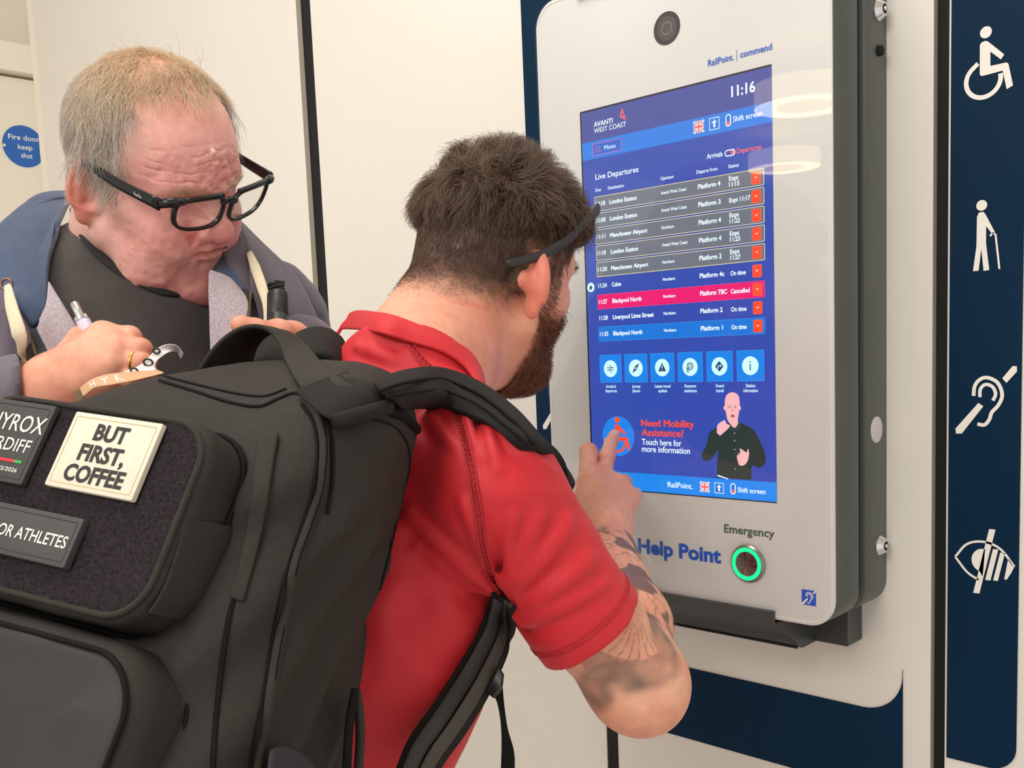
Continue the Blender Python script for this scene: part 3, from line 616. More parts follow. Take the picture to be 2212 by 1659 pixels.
def nmesh(name, parts, mats, parent=None, col=None, label=None, mi=None):
    """join (verts, quads) pieces into one smooth mesh object, optional colour per point"""
    Vs = []; Fs = []; o = 0
    for V, F in parts: Vs.append(V); Fs.append(F+o); o += len(V)
    V = np.concatenate(Vs); F = np.concatenate(Fs)
    me = bpy.data.meshes.new(name); me.vertices.add(len(V)); me.vertices.foreach_set('co', V.astype(np.float32).ravel())
    me.loops.add(4*len(F)); me.polygons.add(len(F)); me.loops.foreach_set('vertex_index', F.astype(np.int32).ravel())
    me.polygons.foreach_set('loop_start', np.arange(0, 4*len(F), 4, dtype=np.int32)); me.polygons.foreach_set('use_smooth', np.ones(len(F), bool))
    for M in (mats if isinstance(mats, (list, tuple)) else [mats]): me.materials.append(M)
    if mi is not None: me.polygons.foreach_set('material_index', mi.astype(np.int32))
    me.update(calc_edges=True); me.validate()
    if col is not None:
        at = me.color_attributes.new('Col', 'FLOAT_COLOR', 'POINT'); C4 = np.ones((len(V), 4), np.float32); C4[:, :3] = col; at.data.foreach_set('color', C4.ravel())
    ob = bpy.data.objects.new(name, me); COL.objects.link(ob); adopt(ob, parent)
    if label: ob['label'] = label
    return ob
def strands(name, curves, radii, M, parent=None, label=None, tip=.3):
    """hair: list of (n,3) arrays -> one Curves object"""
    hc = bpy.data.hair_curves.new(name); sizes = [len(c) for c in curves]; hc.add_curves(sizes)
    pos = np.concatenate(curves).astype(np.float32); hc.points.foreach_set('position', pos.ravel())
    rad = np.concatenate([np.linspace(1, tip, n)*r for n, r in zip(sizes, np.broadcast_to(radii, (len(sizes),)))]).astype(np.float32)
    if 'radius' in hc.attributes: hc.attributes['radius'].data.foreach_set('value', rad)
    else: hc.attributes.new('radius', 'FLOAT', 'POINT').data.foreach_set('value', rad)
    hc.materials.append(M); o = bpy.data.objects.new(name, hc); COL.objects.link(o); adopt(o, parent)
    if label: o['label'] = label
    return o
def hairmat(name, c1, c2, rough=.45):
    """strand colour varies from hair to hair between c1 and c2"""
    M = bpy.data.materials.new(name); M.use_nodes = True; nt = M.node_tree; b = nt.nodes['Principled BSDF']; b.inputs['Roughness'].default_value = rough
    hi = nt.nodes.new('ShaderNodeHairInfo'); cr = nt.nodes.new('ShaderNodeMix'); cr.data_type = 'RGBA'
    cr.inputs['A'].default_value = (*lin(c1), 1); cr.inputs['B'].default_value = (*lin(c2), 1); nt.links.new(hi.outputs['Random'], cr.inputs['Factor']); nt.links.new(cr.outputs['Result'], b.inputs['Base Color']); return M
def posed(yaw, pitch, roll):
    """head axes (right, forward, up as columns) in viewer terms, turned to the world; yaw 0 faces the viewer, + turns to photo right"""
    y, pc, r = np.radians(yaw), np.radians(pitch), np.radians(roll)
    fw = np.array([np.sin(y)*np.cos(pc), np.sin(pc), -np.cos(y)*np.cos(pc)]); up = np.array([0, -1., 0]); up = unit(up-fw*np.dot(up, fw)); rt = np.cross(fw, up)
    R = np.stack([rt, fw, up], 1)@np.array([[np.cos(r), 0, np.sin(r)], [0, 1, 0], [-np.sin(r), 0, np.cos(r)]])
    return CAM_R.T@R
def hit(f, x, y, d0=.5, d1=3.):
    """first point of a surface seen along the photo ray x, y"""
    d = d0; r = CAM_R[0]*((x-PCX)/FPX)+CAM_R[1]*((y-PCY)/FPX)+CAM_R[2]; ln = np.linalg.norm(r)
    for _ in range(90):
        v = float(f((CAM_C+r*d)[None].astype(np.float32))[0])
        if v < .0003: break
        d += max(v, .0003)/ln*.8
        if d > d1: break
    return CAM_C+r*d
class Frame:
    def __init__(s, R, t): s.R = np.asarray(R); s.t = np.asarray(t)
    def L(s, p): return ((np.asarray(p)-s.t)@s.R).astype(np.float32)
    def W(s, q): return np.asarray(q)@s.R.T+s.t
# ---- a man's head in its own axes: x right ear, y face, z up; eyes at z = 0
def head_field(p, o):
    ax = np.abs(p[:, 0]); m = p.copy(); m[:, 0] = ax           # mirrored
    g = o.get
    d = ell(p, (0, -.014+g('fwd', 0.), .036), (g('cw', .077), .097-g('fwd', 0.), .086))
    d = smin(d, ell(p, (0, .030, .030), (.067, .064, .066)), .03)
    d = smin(d, ell(p, (0, .038, -.035), (.058, .056, .075)), .03)
    d = smin(d, cap(m, (.052, .004, -.058), (.020, .068, -.100), g('jaw', .022), .017), .03)
    ck = g('chin', 0.); d = smin(d, sph(p, (0, .076+ck, -.104-ck), .019+ck*.3), .03-ck)
    d = smin(d, cap(p, (0, .02, -.085), (0, .06, -.095), .032, .026), .03)
    d = smin(d, cap(m, (.046, .066, -.026), (.058, .030, -.016), .018, .016), .022)       # cheek bones
    d = smin(d, sph(m, (.037, .068, -.052), g('cheek', .020)), .025)
    d = smin(d, cap(m, (.046, .073, .019), (.012, .088, .015), .010, .009), .016)         # brow
    d = ssub(d, ell(m, (.032, .099, .000), (.020, .021, .0125)), .012)                    # eye socket
    d = smin(d, sph(m, (.032, .0735, -.002), .0125), .004)                                # lids over the eyes
    d = ssub(d, cap(m, (.019, .0875, -.0050), (.0455, .080, -.0065), .0012), .0022)       # closed-down lid line
    d = smin(d, cap(m, (.020, .083, -.014), (.046, .074, -.014), .0035), .010)            # bags
    nt = g('nose', 0.); full = p; mz = g('mouth', 0.)
    d = smin(d, chain(p, [(0, .088, .010), (0, .101, -.014), (0, .113+nt, -.033+g('nosez', 0.))], [.0085, .0098, .0115+nt*.3], .012), .010)
    nz = g('nosez', 0.); nw = g('nosew', 0.)
    d = smin(d, sph(p, (0, .1155+nt, -.038+nz), .0118+nw), .010)
    d = smin(d, sph(m, (.0135+nw, .103+nt*.6, -.0405+nz), .0088+nw*.5), .008)
    d = ssub(d, ell(m, (.0068, .109+nt*.6, -.0492+nz), (.0036, .0055, .004)), .003)
    pm = p-np.array([0, 0, mz], np.float32); mm = m-np.array([0, 0, mz], np.float32)
    d = smin(d, ell(pm, (0, .084-.004*g('lipw', 0.), -.070), (.030+.006*g('lipw', 0.), .021-.002*g('lipw', 0.), .026)), .016)                        # muzzle
    d = smin(d, chain(mm, [(0, .1035, -.0650), (.010, .1025, -.0665), (.023, .0925, -.0730)], [.0048-.0012*g('lipw', 0.), .0042-.001*g('lipw', 0.), .0025], .004), .006)
    d = smin(d, chain(mm, [(0, .1010, -.0785), (.010, .0995, -.0785), (.022, .0920, -.0755)], [.0056-.0018*g('lipw', 0.), .0050-.0018*g('lipw', 0.), .0028], .004), .006)
    d = ssub(d, chain(mm, [(0, .1075, -.0718), (.010, .1055, -.0725), (.027, .0930, -.0770)], [.0014, .0013, .0010], .002), .003)
    d = ssub(d, chain(mm, [(.0185, .1030, -.0400), (.0270, .0945, -.0560), (.0340, .0830, -.0760), (.0350, .0760, -.0900)], [.0010, g('fold', .0016), g('fold', .0016), .0008], .003), .010)
    d = ssub(d, cap(pm, (-.010, .0975, -.0885), (.010, .0975, -.0885), .0012), .009)        # under the lip
    if g('lipw', 0): d = ssub(d, chain(mm, [(0, .1045, -.0722), (.014, .1020, -.0728), (.029, .0915, -.0760), (.036, .0840, -.0800)], [.0011, .0011, .0010, .0008], .002), .004)
    if g('jowl', 0): d = smin(d, sph(m, (.046, .045, -.092), g('jowl')), .03)
    # ears
    A = np.array([[.86, .50, 0], [-.48, .83, -.27], [-.13, .23, .96]])
    c = np.array([.0795+g('earx', 0.), -.016+g('eary', 0.), -.016+g('earz', 0.)]); q = m-c.astype(np.float32); ef = g('earflare', 0.); q = q@np.array([[math.cos(ef), -math.sin(ef), 0], [math.sin(ef), math.cos(ef), 0], [0, 0, 1]], np.float32).T; et = g('eartilt', 0.); q = q@np.array([[1, 0, 0], [0, math.cos(et), math.sin(et)], [0, -math.sin(et), math.cos(et)]], np.float32); q = q@A.T.astype(np.float32); s = g('ear', 1.)
    q = q/s
    e = ell(q, (0, 0, .004), (.0075, .0175, .0300)); e = smin(e, ell(q, (-.001, .004, -.026), (.006, .0095, .0120)), .008)
    e = ssub(e, ell(q, (.0085, .002, .000), (.0068, .0105, .0200)), .004)
    rim = np.abs(np.linalg.norm(q[:, 1:]*np.array([1/.0160, 1/.0280], np.float32)-np.array([0, .15], np.float32), axis=1)-1)*.019
    rim = np.sqrt(rim**2+(q[:, 0]-.0035)**2)-.0033; rim = np.where(q[:, 2] < -.020, rim+(-.020-q[:, 2])*.8, rim)
    e = smin(e, rim, .004)
    e = smin(e, chain(q, [(.003, -.006, .016), (.0045, -.008, .002), (.003, -.004, -.012)], [.002, .0028, .0026], .003), .004)
    e = smin(e, ell(q, (.0015, .0135, -.006), (.004, .004, .0065)), .004)
    e = smin(e, cap(q, (-.012, .006, .004), (-.004, .003, -.002), .011, .009), .008)
    d = smin(d, e*s, .007)
    return d
# ---- growing hair on a head (all in head axes)
def field_normal(f, p, e=.002):
    g = np.stack([f(p+np.array(o, np.float32)*e)-f(p-np.array(o, np.float32)*e) for o in np.eye(3)], 1); return g/(np.linalg.norm(g, axis=1)[:, None]+1e-9)
def grow(V, f, n, dens, dirf, lenf, lift=.4, seg=7, off=(.0005, .006), wild=.25, clump=.02, seed=1, curl=0., clamp=0., jit=.0012):
    rng = np.random.default_rng(seed); V = V.astype(np.float32); wgt = np.clip(dens(V), 0, None); wgt = wgt/wgt.sum()
    r = V[rng.choice(len(V), n, p=wgt)]+rng.normal(0, jit, (n, 3)).astype(np.float32)
    nn = field_normal(f, r); r = r-(f(r)+.0008)[:, None]*nn
    L = lenf(r)*rng.uniform(.7, 1.12, n); pts = [r.copy()]; p = r.copy(); w_ = rng.normal(0, wild, (n, 3))
    cl = np.stack([vnoise(r, clump, 11+k) for k in range(3)], 1)*(wild*1.8)
    if clamp:           # gather hairs into locks
        cell = np.floor(r/clump+.5)*clump
    for s in range(seg):
        t = (s+1)/seg; d = dirf(p)+w_+cl+(curl*np.stack([vnoise(p, .012, 21+k) for k in range(3)], 1) if curl else 0)
        d = d-nn*np.sum(d*nn, 1)[:, None]; d = d/(np.linalg.norm(d, axis=1)[:, None]+1e-9)
        lf = lift(r)[:, None] if callable(lift) else lift
        v = d+nn*lf*(1-.75*t); v = v/(np.linalg.norm(v, axis=1)[:, None]+1e-9)
        p = (p+v*(L/seg)[:, None]).astype(np.float32)
        if clamp and s > 1: cpt = cell+v*(L*t)[:, None]; p = (p+(cpt-p)*clamp*t*.3*np.array([1, 1, 1])).astype(np.float32)
        nn = field_normal(f, p); dd = f(p); of = off[0]+((off[1](r) if callable(off[1]) else off[1])-off[0])*t*rng.uniform(.2, 1, n); push = np.maximum(of-dd, 0); p = (p+nn*push[:, None]).astype(np.float32)
        pts.append(p.copy())
    return np.stack(pts, 1)
def sstep(x, a, b): t = np.clip((x-a)/(b-a), 0, 1); return t*t*(3-2*t)
def mixc(a, b, t): return a+(b-a)*t[:, None]
skin_m = mat('skin', (225, 160, 135), .47, noise=.07, nscale=110, bump=.22, bscale=900, sss=.12, attr='Col', spec=.45)
# ------------------------------------------------------------------ loft: cloth between drawn edges
def loft(name, curves, M, thick=.005, parent=None, n=24, m=6, smooth=True, label=None, fold=0., seed=0, raw=False):
    C = []
    for c in curves:
        q = np.array([P(*t) for t in c]) if not raw else np.array(c, float); s = spline(q, 10); d = np.r_[0, np.cumsum(np.linalg.norm(np.diff(s, axis=0), axis=1))]; u = np.linspace(0, d[-1], n)
        C.append(np.stack([np.interp(u, d, s[:, k]) for k in range(3)], 1))
    C = np.array(C); G = np.stack([spline(C[:, j], m) for j in range(n)], 0) if len(C) > 2 else np.stack([np.linspace(C[0, j], C[1, j], m+1) for j in range(n)], 0)
    if fold:
        sh = G.shape; q = G.reshape(-1, 3); G = (q+CAM_R[2]*(fold*fbm(q, .045, 3, seed))[:, None]).reshape(sh)
    b = MB(); b.grid(G); o = make(name, b.V, b.F, M, parent, smooth=True, label=label)
    so = o.modifiers.new('thick', 'SOLIDIFY'); so.thickness = thick; so.offset = 0; ss = o.modifiers.new('soft', 'SUBSURF'); ss.levels = 1; ss.render_levels = 1
    return o
# ================================================================== the older man
HO = Frame(posed(69.5, 28.5, 26), np.zeros(3)); HO.t = P(466, 404, 1.085)-HO.R@np.array([0, .098, .020])
OPT_O = dict(cw=.081, jaw=.027, cheek=.024, nose=-.006, nosew=.0026, nosez=.010, mouth=.017, lipw=1., chin=.008, fold=.0018, jowl=.022, ear=1.20, earz=.009, eary=.012, earflare=-.25, fwd=.014)
def old_wr(p):
    """forehead, frown and cheek creases"""
    fh = sstep(p[:, 1], .050, .075)*sstep(p[:, 2], .018, .026)*(1-sstep(p[:, 2], .052, .074))
    wz = p[:, 2]+.0060*vnoise(p, .026, 3)+.0030*vnoise(p, .010, 4)
    br = np.clip(.55+.9*vnoise(p, .016, 5), 0, 1)
    d = fh*br*-.0016*np.exp(-((np.mod(wz, .0105)-.005)/.0011)**2)
    cr = sstep(p[:, 1], .072, .086)*(1-sstep(np.abs(p[:, 0]+.012), .018, .036))*sstep(p[:, 2], .004, .012)*(1-sstep(p[:, 2], .046, .060))
    d = d+cr*.0022*fbm(p, .0075, 2, 8)+fh*.0006*fbm(p, .006, 2, 12)
    ck = sstep(p[:, 1], .02, .05)*(1-sstep(p[:, 2], -.03, -.01))
    return d+ck*.0013*fbm(p, .016, 2, 6)+.0005*fbm(p, .012, 2, 9)*sstep(p[:, 1], .0, .03)
neck_o = HO.L(P(268, 560, 1.215))
BUMP = HO.L(hit(lambda p: head_field(HO.L(p), OPT_O), 460, 329, .8, 1.4))
def headO(p):
    d = head_field(p, OPT_O)-old_wr(p).astype(np.float32)
    d = smin(d, cap(p, (0, -.030, -.040), neck_o, .061, .066), .03)
    d = smin(d, cap(p, (0, .045, -.108), neck_o*.45+np.array([0, .030, -.045]), .024, .036), .03)   # slack under the chin
    return smin(d, sph(p, BUMP, .0034), .003)               # the small pale bump
RS_O, LS_O, C7_O = P(-45, 665, 1.13), P(562, 702, 1.285), P(262, 560, 1.24)
ax_o = unit(RS_O-LS_O); up_o = unit(CV(.03, -.98, .16)); up_o = unit(up_o-ax_o*np.dot(up_o, ax_o)); fw_o = np.cross(up_o, ax_o); TO = Frame(np.stack([ax_o, fw_o, up_o], 1), (RS_O+LS_O)/2)
RE_O, RW_O = P(-190, 960, 1.12), P(112, 850, .965)
LE_O, LW_O = P(690, 985, 1.42), P(655, 772, 1.12)
def torsoO(p, gr=0.):
    q = TO.L(p); d = ell(q, (.008, .004, -.12), (.178+gr, .122+gr, .20+gr)); d = smin(d, ell(q, (.035, -.030, -.33), (.165+gr, .125+gr, .24+gr)), .08)
    d = smin(d, cap(p, C7_O, TO.W([0, -.01, -.08]), .062+gr*.6, .09), .06)
    for s in (RS_O, LS_O): d = smin(d, cap(p, s, C7_O*.5+s*.5-up_o*.015, .066+gr, .060+gr*.7), .05)
    return d
def armsO(p, gr=0.):
    d = smin(cap(p, RS_O, RE_O, .060+gr, .048+gr), cap(p, RE_O, RW_O, .046+gr, .031+gr), .02)
    return np.minimum(d, smin(cap(p, LS_O, LE_O, .060+gr, .048+gr), cap(p, LE_O, LW_O, .046+gr, .031+gr), .02))
# right hand closed round a pen
def finger(p, pts, rs): return chain(p, [P(*t) for t in pts], rs, .004)
def handO(p):
    w0, mI, mM, mR, mK = P(122, 838, .962), P(222, 726, .958), P(248, 748, .944), P(250, 778, .936), P(236, 806, .936)
    d = cap(p, w0, mI, .027, .0150); d = smin(d, cap(p, w0, mM, .027, .0155), .018); d = smin(d, cap(p, w0, mR, .026, .0150), .018); d = smin(d, cap(p, w0, mK, .025, .0140), .018)
    d = smin(d, finger(p, [(222, 726, .958), (280, 729, .955), (296, 752, .975), (268, 770, .985)], [.0125, .0108, .0095, .0085]), .004)
    d = smin(d, finger(p, [(248, 748, .944), (303, 756, .940), (316, 776, .962), (284, 792, .975)], [.0128, .0110, .0098, .0085]), .0025)
    d = smin(d, finger(p, [(250, 778, .936), (304, 785, .934), (316, 802, .955), (286, 815, .968)], [.0122, .0104, .0092, .0080]), .0025)
    d = smin(d, finger(p, [(236, 806, .936), (282, 812, .934), (294, 824, .952), (266, 832, .962)], [.0110, .0095, .0085, .0075]), .0025)
    d = smin(d, finger(p, [(130, 800, .975), (178, 735, .985), (215, 730, .990), (250, 752, .995)], [.017, .0140, .0115, .0095]), .010)
    for a, b_ in (((150, 818, .938), (226, 742, .946)), ((160, 825, .932), (244, 764, .930)), ((165, 835, .930), (240, 790, .925))): d = smin(d, cap(p, P(*a), P(*b_), .0022, .0026), .010)   # tendons
    d = smin(d, cap(p, w0, RW_O, .027, .031), .012)
    return d
def lhandO(p):
    d = finger(p, [(655, 772, 1.12), (628, 738, 1.06), (600, 726, 1.035), (562, 728, 1.015)], [.031, .022, .0175, .014]); d = smin(d, finger(p, [(590, 735, 1.03), (550, 714, 1.01), (520, 702, 1.00)], [.013, .0120, .0100]), .008)
    for k in range(4): d = smin(d, finger(p, [(598-6*k, 734+7*k, 1.025), (560-4*k, 735+9*k, .998), (538, 750+9*k, 1.003)], [.0110, .0098, .0088]), .004)
    return d
def box_around(pts, pad): a = np.array(pts); return a.min(0)-pad, a.max(0)+pad
lo, hi = (-.105, -.13, -.16), (.105, .14, .135)
hV, hF = nets(headO, lo, hi, .0014)
hVw = HO.W(hV)
lo, hi = box_around([P(90, 870, .95), P(330, 690, .95), P(300, 830, .99), P(120, 850, 1.0)], .03); nV, nF = nets(handO, lo, hi, .0014)
lo, hi = box_around([P(500, 690, 1.0), P(630, 800, 1.06)], .03); lV, lF = nets(lhandO, lo, hi, .0018)
def bodyO(p): return smin(torsoO(p), armsO(p), .03)
lo, hi = box_around([RS_O, LS_O, RE_O, LE_O, RW_O, LW_O, TO.W([0, 0, -.45])], .12); bV, bF = nets(bodyO, lo, hi, .007)
def colO():
    q = hV; c = np.tile(lin((243, 190, 176)), (len(q), 1))
    n1 = fbm(q, .03, 3, 40)
    red = np.clip(sstep(q[:, 1], .02, .07)*.55+.25*n1*sstep(q[:, 1], .0, .05), 0, 1); c = mixc(c, lin((232, 152, 146)), red)
    ear = sstep(np.abs(q[:, 0]), .077, .086)*(1-sstep(q[:, 1], .015, .03)); c = mixc(c, lin((222, 132, 108)), ear*.8)
    ch = .8*np.exp(-((np.abs(q[:, 0])-.045)**2/.022**2+(q[:, 1]-.068)**2/.03**2+(q[:, 2]+.045)**2/.022**2)); c = mixc(c, lin((222, 126, 124)), np.clip(ch*(.55+.5*n1), 0, 1))
    no = np.exp(-(q[:, 0]**2/.016**2+(q[:, 1]-.115)**2/.018**2+(q[:, 2]+.028)**2/.02**2)); c = mixc(c, lin((212, 120, 114)), no*.55)
    lips = np.exp(-((q[:, 2]+.055)**2/.0065**2))*sstep(q[:, 1], .088, .095)*(1-sstep(np.abs(q[:, 0]), .018, .026)); c = mixc(c, lin((186, 98, 96)), lips*.6)
    sc = sstep(q[:, 2], .075, .105); c = mixc(c, lin((232, 172, 146)), sc*.7)
    b_ = np.exp(-(((q-BUMP)**2).sum(1))/.0042**2); c = mixc(c, lin((250, 206, 192)), b_)
    sp_ = (vnoise(q, .006, 60) > .86)*sstep(q[:, 1], .0, .05)*.35; c = mixc(c, lin((180, 92, 84)), sp_)
    return c
def colH(v, seed): n1 = fbm(v, .02, 3, seed); return mixc(np.tile(lin((232, 166, 138)), (len(v), 1)), lin((214, 130, 106)), np.clip(.35+.4*n1, 0, 1))
om = empty('person', 'older man with thinning grey hair in a grey hoodie, head bent down over his writing', 'person', TO.W([0, 0, -1.30])*np.array([1, 1, 0]))
nmesh('body', [(hVw, hF), (nV, nF), (lV, lF), (bV, bF)], skin_m, om, col=np.concatenate([colO(), colH(nV, 5), colH(lV, 6), colH(bV, 7)]))
# hair ---------------------------------------------------------------
hsel = (hV[:, 2] > -.075)
def dens_side(p):
    ax = np.abs(p[:, 0]); y, z = p[:, 1], p[:, 2]
    d = sstep(z, -.002, .014)*(1-sstep(y, .012, .026)); d = np.maximum(d, sstep(z, -.046, -.026)*(1-sstep(y, -.050, -.030)))
    d = np.maximum(d, sstep(z, -.014, .0)*sstep(y, .008, .018)*(1-sstep(y, .032, .042))*sstep(ax, .05, .06)*.9)
    d = np.maximum(d, sstep(z, .025, .045)*(1-sstep(y, -.002, .014))*sstep(ax, .045, .06))
    earz = (ax > .0805)*(y > -.030)*(z < .016)
    return d*(1-sstep(z, .098, .112))*(1-earz)
def dir_side(p):
    ax = np.sign(p[:, 0]); y, z = p[:, 1], p[:, 2]; v = np.zeros((len(p), 3)); v[:, 2] = -1.0; v[:, 1] = .25*sstep(y, -.06, .01)-.12; v[:, 0] = ax*.1; return v
hairO1 = hairmat('grey_hair', (160, 148, 136), (228, 220, 210))
hairO2 = hairmat('fair_grey_hair', (196, 168, 132), (232, 212, 182))
ssV = hV[hsel]
g1 = grow(ssV, headO, 8500, dens_side, dir_side, lambda r: .026+.022*sstep(r[:, 2], .0, .08), lift=.45, off=(.0006, .011), wild=.32, clump=.020, seed=3, curl=.55)
strands('hair', [HO.W(c) for c in g1], .00022, hairO1, om, label='thin grey hair on the sides')
def dens_top(p):
    y, z, x = p[:, 1], p[:, 2], p[:, 0]; hl = .062-.021*np.abs(x)/.03
    return sstep(z, .062, .090)*(1-sstep(y, hl-.008, hl+.004))*(.6+.4*sstep(np.abs(x), .02, .06))
def dir_top(p):
    v = np.zeros((len(p), 3)); v[:, 1] = .75; v[:, 0] = .55+.8*sstep(p[:, 0], .0, .05); v[:, 2] = -.25-.9*sstep(np.abs(p[:, 0]), .035, .065); return v
g2 = grow(ssV, headO, 4600, dens_top, dir_top, lambda r: .040+0*r[:, 2], lift=.42, off=(.0006, .011), wild=.36, clump=.018, seed=4, curl=.5)
g3 = grow(ssV, headO, 40, dens_top, dir_top, lambda r: .055+0*r[:, 2], lift=1.3, off=(.004, .02), wild=.6, clump=.03, seed=5, curl=.6)
strands('top_hair', [HO.W(c) for c in np.concatenate([g2, g3])], .00019, hairO2, om, label='sparse fair hair combed over the crown')
brow = lambda p: np.exp(-((p[:, 2]-.0185)**2/.0035**2))*sstep(np.abs(p[:, 0]), .008, .014)*(1-sstep(np.abs(p[:, 0]), .044, .052))*sstep(p[:, 1], .06, .07)
gb = grow(hV, headO, 420, brow, lambda p: np.stack([np.sign(p[:, 0]), -.1+0*p[:, 0], .25+0*p[:, 0]], 1), lambda r: .009+0*r[:, 2], lift=.7, off=(.0004, .003), wild=.4, seed=6)
strands('eyebrows', [HO.W(c) for c in gb], .00016, hairO2, om)
# spectacles ----------------------------------------------------------
frame_m = mat('spectacle_black', (20, 20, 22), .22, noise=.1, nscale=80)
gs_ = empty('spectacles', 'black thick-rimmed spectacles on the older man\'s nose', 'glasses', HO.W([0, .106, -.004]))
def lens_loop(s, k, n=48):
    out = []
    for i in range(n):
        a = 2*math.pi*i/n; c, d = math.cos(a), math.sin(a); x = (.0284+k)*math.copysign(abs(c)**.66, c); z = (.0186+k*.9)*math.copysign(abs(d)**.70, d)
        x += .0025*(z/.02) if x > 0 else -.0008*(z/.02); z += .0018*(x/.026)
        out.append((s*(.0362+x), z-.0035))
    return out
def gy(x, z): return .1175-x*x*2.1+.24*(z+.000)                 # wrap and tilt of the front
def gpt(x, z, d=0.): return HO.W([x, gy(x, z)+d, z+.007])
b = MB()
for s in (1, -1):
    o1, i1 = lens_loop(s, .0038), lens_loop(s, .0); rings = []
    for loop, d in ((i1, -.0024), (i1, .0014), ([tuple(np.array(a)*.12+np.array(c)*.88) for a, c in zip(o1, i1)], .0022), ([tuple(np.array(a)*.88+np.array(c)*.12) for a, c in zip(o1, i1)], .0022), (o1, .0014), (o1, -.0024)): rings.append([gpt(x, z, d) for x, z in loop])
    b.grid(rings+[rings[0]], closed_v=True)
br = [(-.0105, .0050), (-.004, .0082), (.004, .0082), (.0105, .0050)]; b.tube([gpt(x, z-.001) for x, z in spline(br, 5)], .0034, 10)

for s in (1, -1): b.tube([gpt(s*.058, .0145), gpt(s*.071, .0138, -.001), gpt(s*.0810, .0110, -.005)], [.0040, .0052, .0050], 12); b.tube([gpt(s*x_, .0150+.0008*math.sin((x_-.012)/.05*3.14)) for x_ in np.linspace(.012, .066, 9)], .0033, 8)
b.obj('rim', frame_m, gs_, smooth=True)
for s in (1, -1):
    b = MB(); L0 = np.array([s*.0815, gy(.0800, .0110)-.004, .0178]); pts = spline([L0, [s*.0865, .050, .0185], [s*.0885, .022, .0215], [s*.0880, .000, .0215], [s*.0860, -.022, .012]], 6)
    r = np.interp(np.linspace(0, 1, len(pts)), [0, .25, .8, 1], [.0072, .0060, .0048, .0035]); b.tube([HO.W(q) for q in pts], r, 12, flat_n=HO.R[:, 0], flat=.36); tp = b.obj('temple', frame_m, gs_, smooth=True)
    if s > 0:
        tb = MB(); q0, q1 = HO.W(pts[2]), HO.W(pts[6]); e = unit(q1-q0); upn = unit(np.cross(e, HO.R[:, 0])); upn = -upn if np.dot(upn, HO.R[:, 2]) < 0 else upn
        tb.text('Ray-Ban', lambda u, v, d: q0-e*.004+(-e)*(-u)+upn*v+HO.R[:, 0]*(.0030+d), 0, .016, .006, -.0014, .0034, 0, .0, shear=.2)
        # lettering runs from the hinge towards the ear
        tb.V = [tuple(v) for v in tb.V]; tb.obj('temple_lettering', white_sign, tp)
for s in (1, -1):
    b = MB(); lp = lens_loop(s, -.0003, 40); b.add([gpt(x, z, -.0004) for x, z in lp], [tuple(range(40))]); b.add([gpt(x, z, .0006) for x, z in lp], [tuple(range(39, -1, -1))]); b.obj('lens', GLASS, gs_)
# clothes --------------------------------------------------------------
tee_m = mat('charcoal_jersey', (66, 62, 60), .85, noise=.10, nscale=260, bump=.25, bscale=1500, sheen=.2)
hood_m = mat('heather_hoodie', (92, 82, 96), .9, noise=.16, nscale=420, bump=.35, bscale=1300, sheen=.3)
blue_m = mat('blue_hood_lining', (58, 74, 102), .85, noise=.10, nscale=90, bump=.3, bscale=900, sheen=.2)
fleece_m = mat('grey_fleece', (176, 164, 172), .95, noise=.30, nscale=520, bump=.9, bscale=700, sheen=.3)
cord_m = mat('cream_cord', (222, 208, 180), .8, noise=.06, nscale=400, bump=.4, bscale=1400)
navyzip = mat('navy_placket', (36, 38, 50), .8, noise=.1, nscale=300); brass = mat('brass_teeth', (150, 128, 88), .4, metal=.6)
def teeO(p):
    d = torsoO(p, .004)
    for s_, e_ in ((RS_O, RE_O), (LS_O, LE_O)): d = smin(d, cap(p, s_, s_*.6+e_*.4, .068, .062), .03)
    d = d-.0018*fbm(p, .05, 3, 30).astype(np.float32); hp_ = HO.L(p)
    nc = cap(p, HO.W(neck_o*.55), HO.W(neck_o*1.6), .060, .068)
    return smax(d, -nc, .004)
lo, hi = box_around([RS_O, LS_O, TO.W([0, .16, -.45]), TO.W([0, -.1, .1])], .08); t_ = nets(teeO, lo, hi, .0045); nmesh('t_shirt', [t_], tee_m, om)
def hoodO(p):
    q = TO.L(p); d = smin(torsoO(p, .016), armsO(p, .014), .03)-(.0035*fbm(p, .06, 3, 33)).astype(np.float32)
    wd = .075+.05*sstep(q[:, 2], -.10, .05); op = np.maximum(np.abs(q[:, 0]-.022)-wd-.030, -(q[:, 1]-.0)); d = smax(d, -op, .006)
    return smax(d, -cap(p, C7_O-up_o*.03, C7_O+up_o*.2+fw_o*.03, .085, .10), .01)
lo, hi = box_around([RS_O, LS_O, RE_O, LE_O, RW_O, LW_O, TO.W([0, .12, -.45])], .11); t_ = nets(hoodO, lo, hi, .0050); hd_ = nmesh('hoodie', [t_], hood_m, om)
# collar band of the tee
cc = [(160, 432, 1.25), (182, 490, 1.17), (216, 531, 1.13), (250, 560, 1.11), (287, 583, 1.10), (330, 604, 1.092), (372, 617, 1.09), (415, 614, 1.10), (442, 602, 1.13)]
def on_tee(x, y, d, lift):
    f = lambda p: teeO(p)-lift; q = hit(f, x, y, .8, 1.4); return q if f(q[None].astype(np.float32))[0] < .003 and abs(float((q-CAM_C)@CAM_R[2])-d) < .10 else P(x, y, d)
loft('tee_collar', [[on_tee(x, y+2, d, .001) for x, y, d in cc], [on_tee(x-5, y+12, d-.004, .0035) for x, y, d in cc], [on_tee(x-9, y+24, d-.006, .0015) for x, y, d in cc]], mat('black_rib', (38, 36, 37), .85, bump=.4, bscale=1200), .003, om, m=3, raw=True)
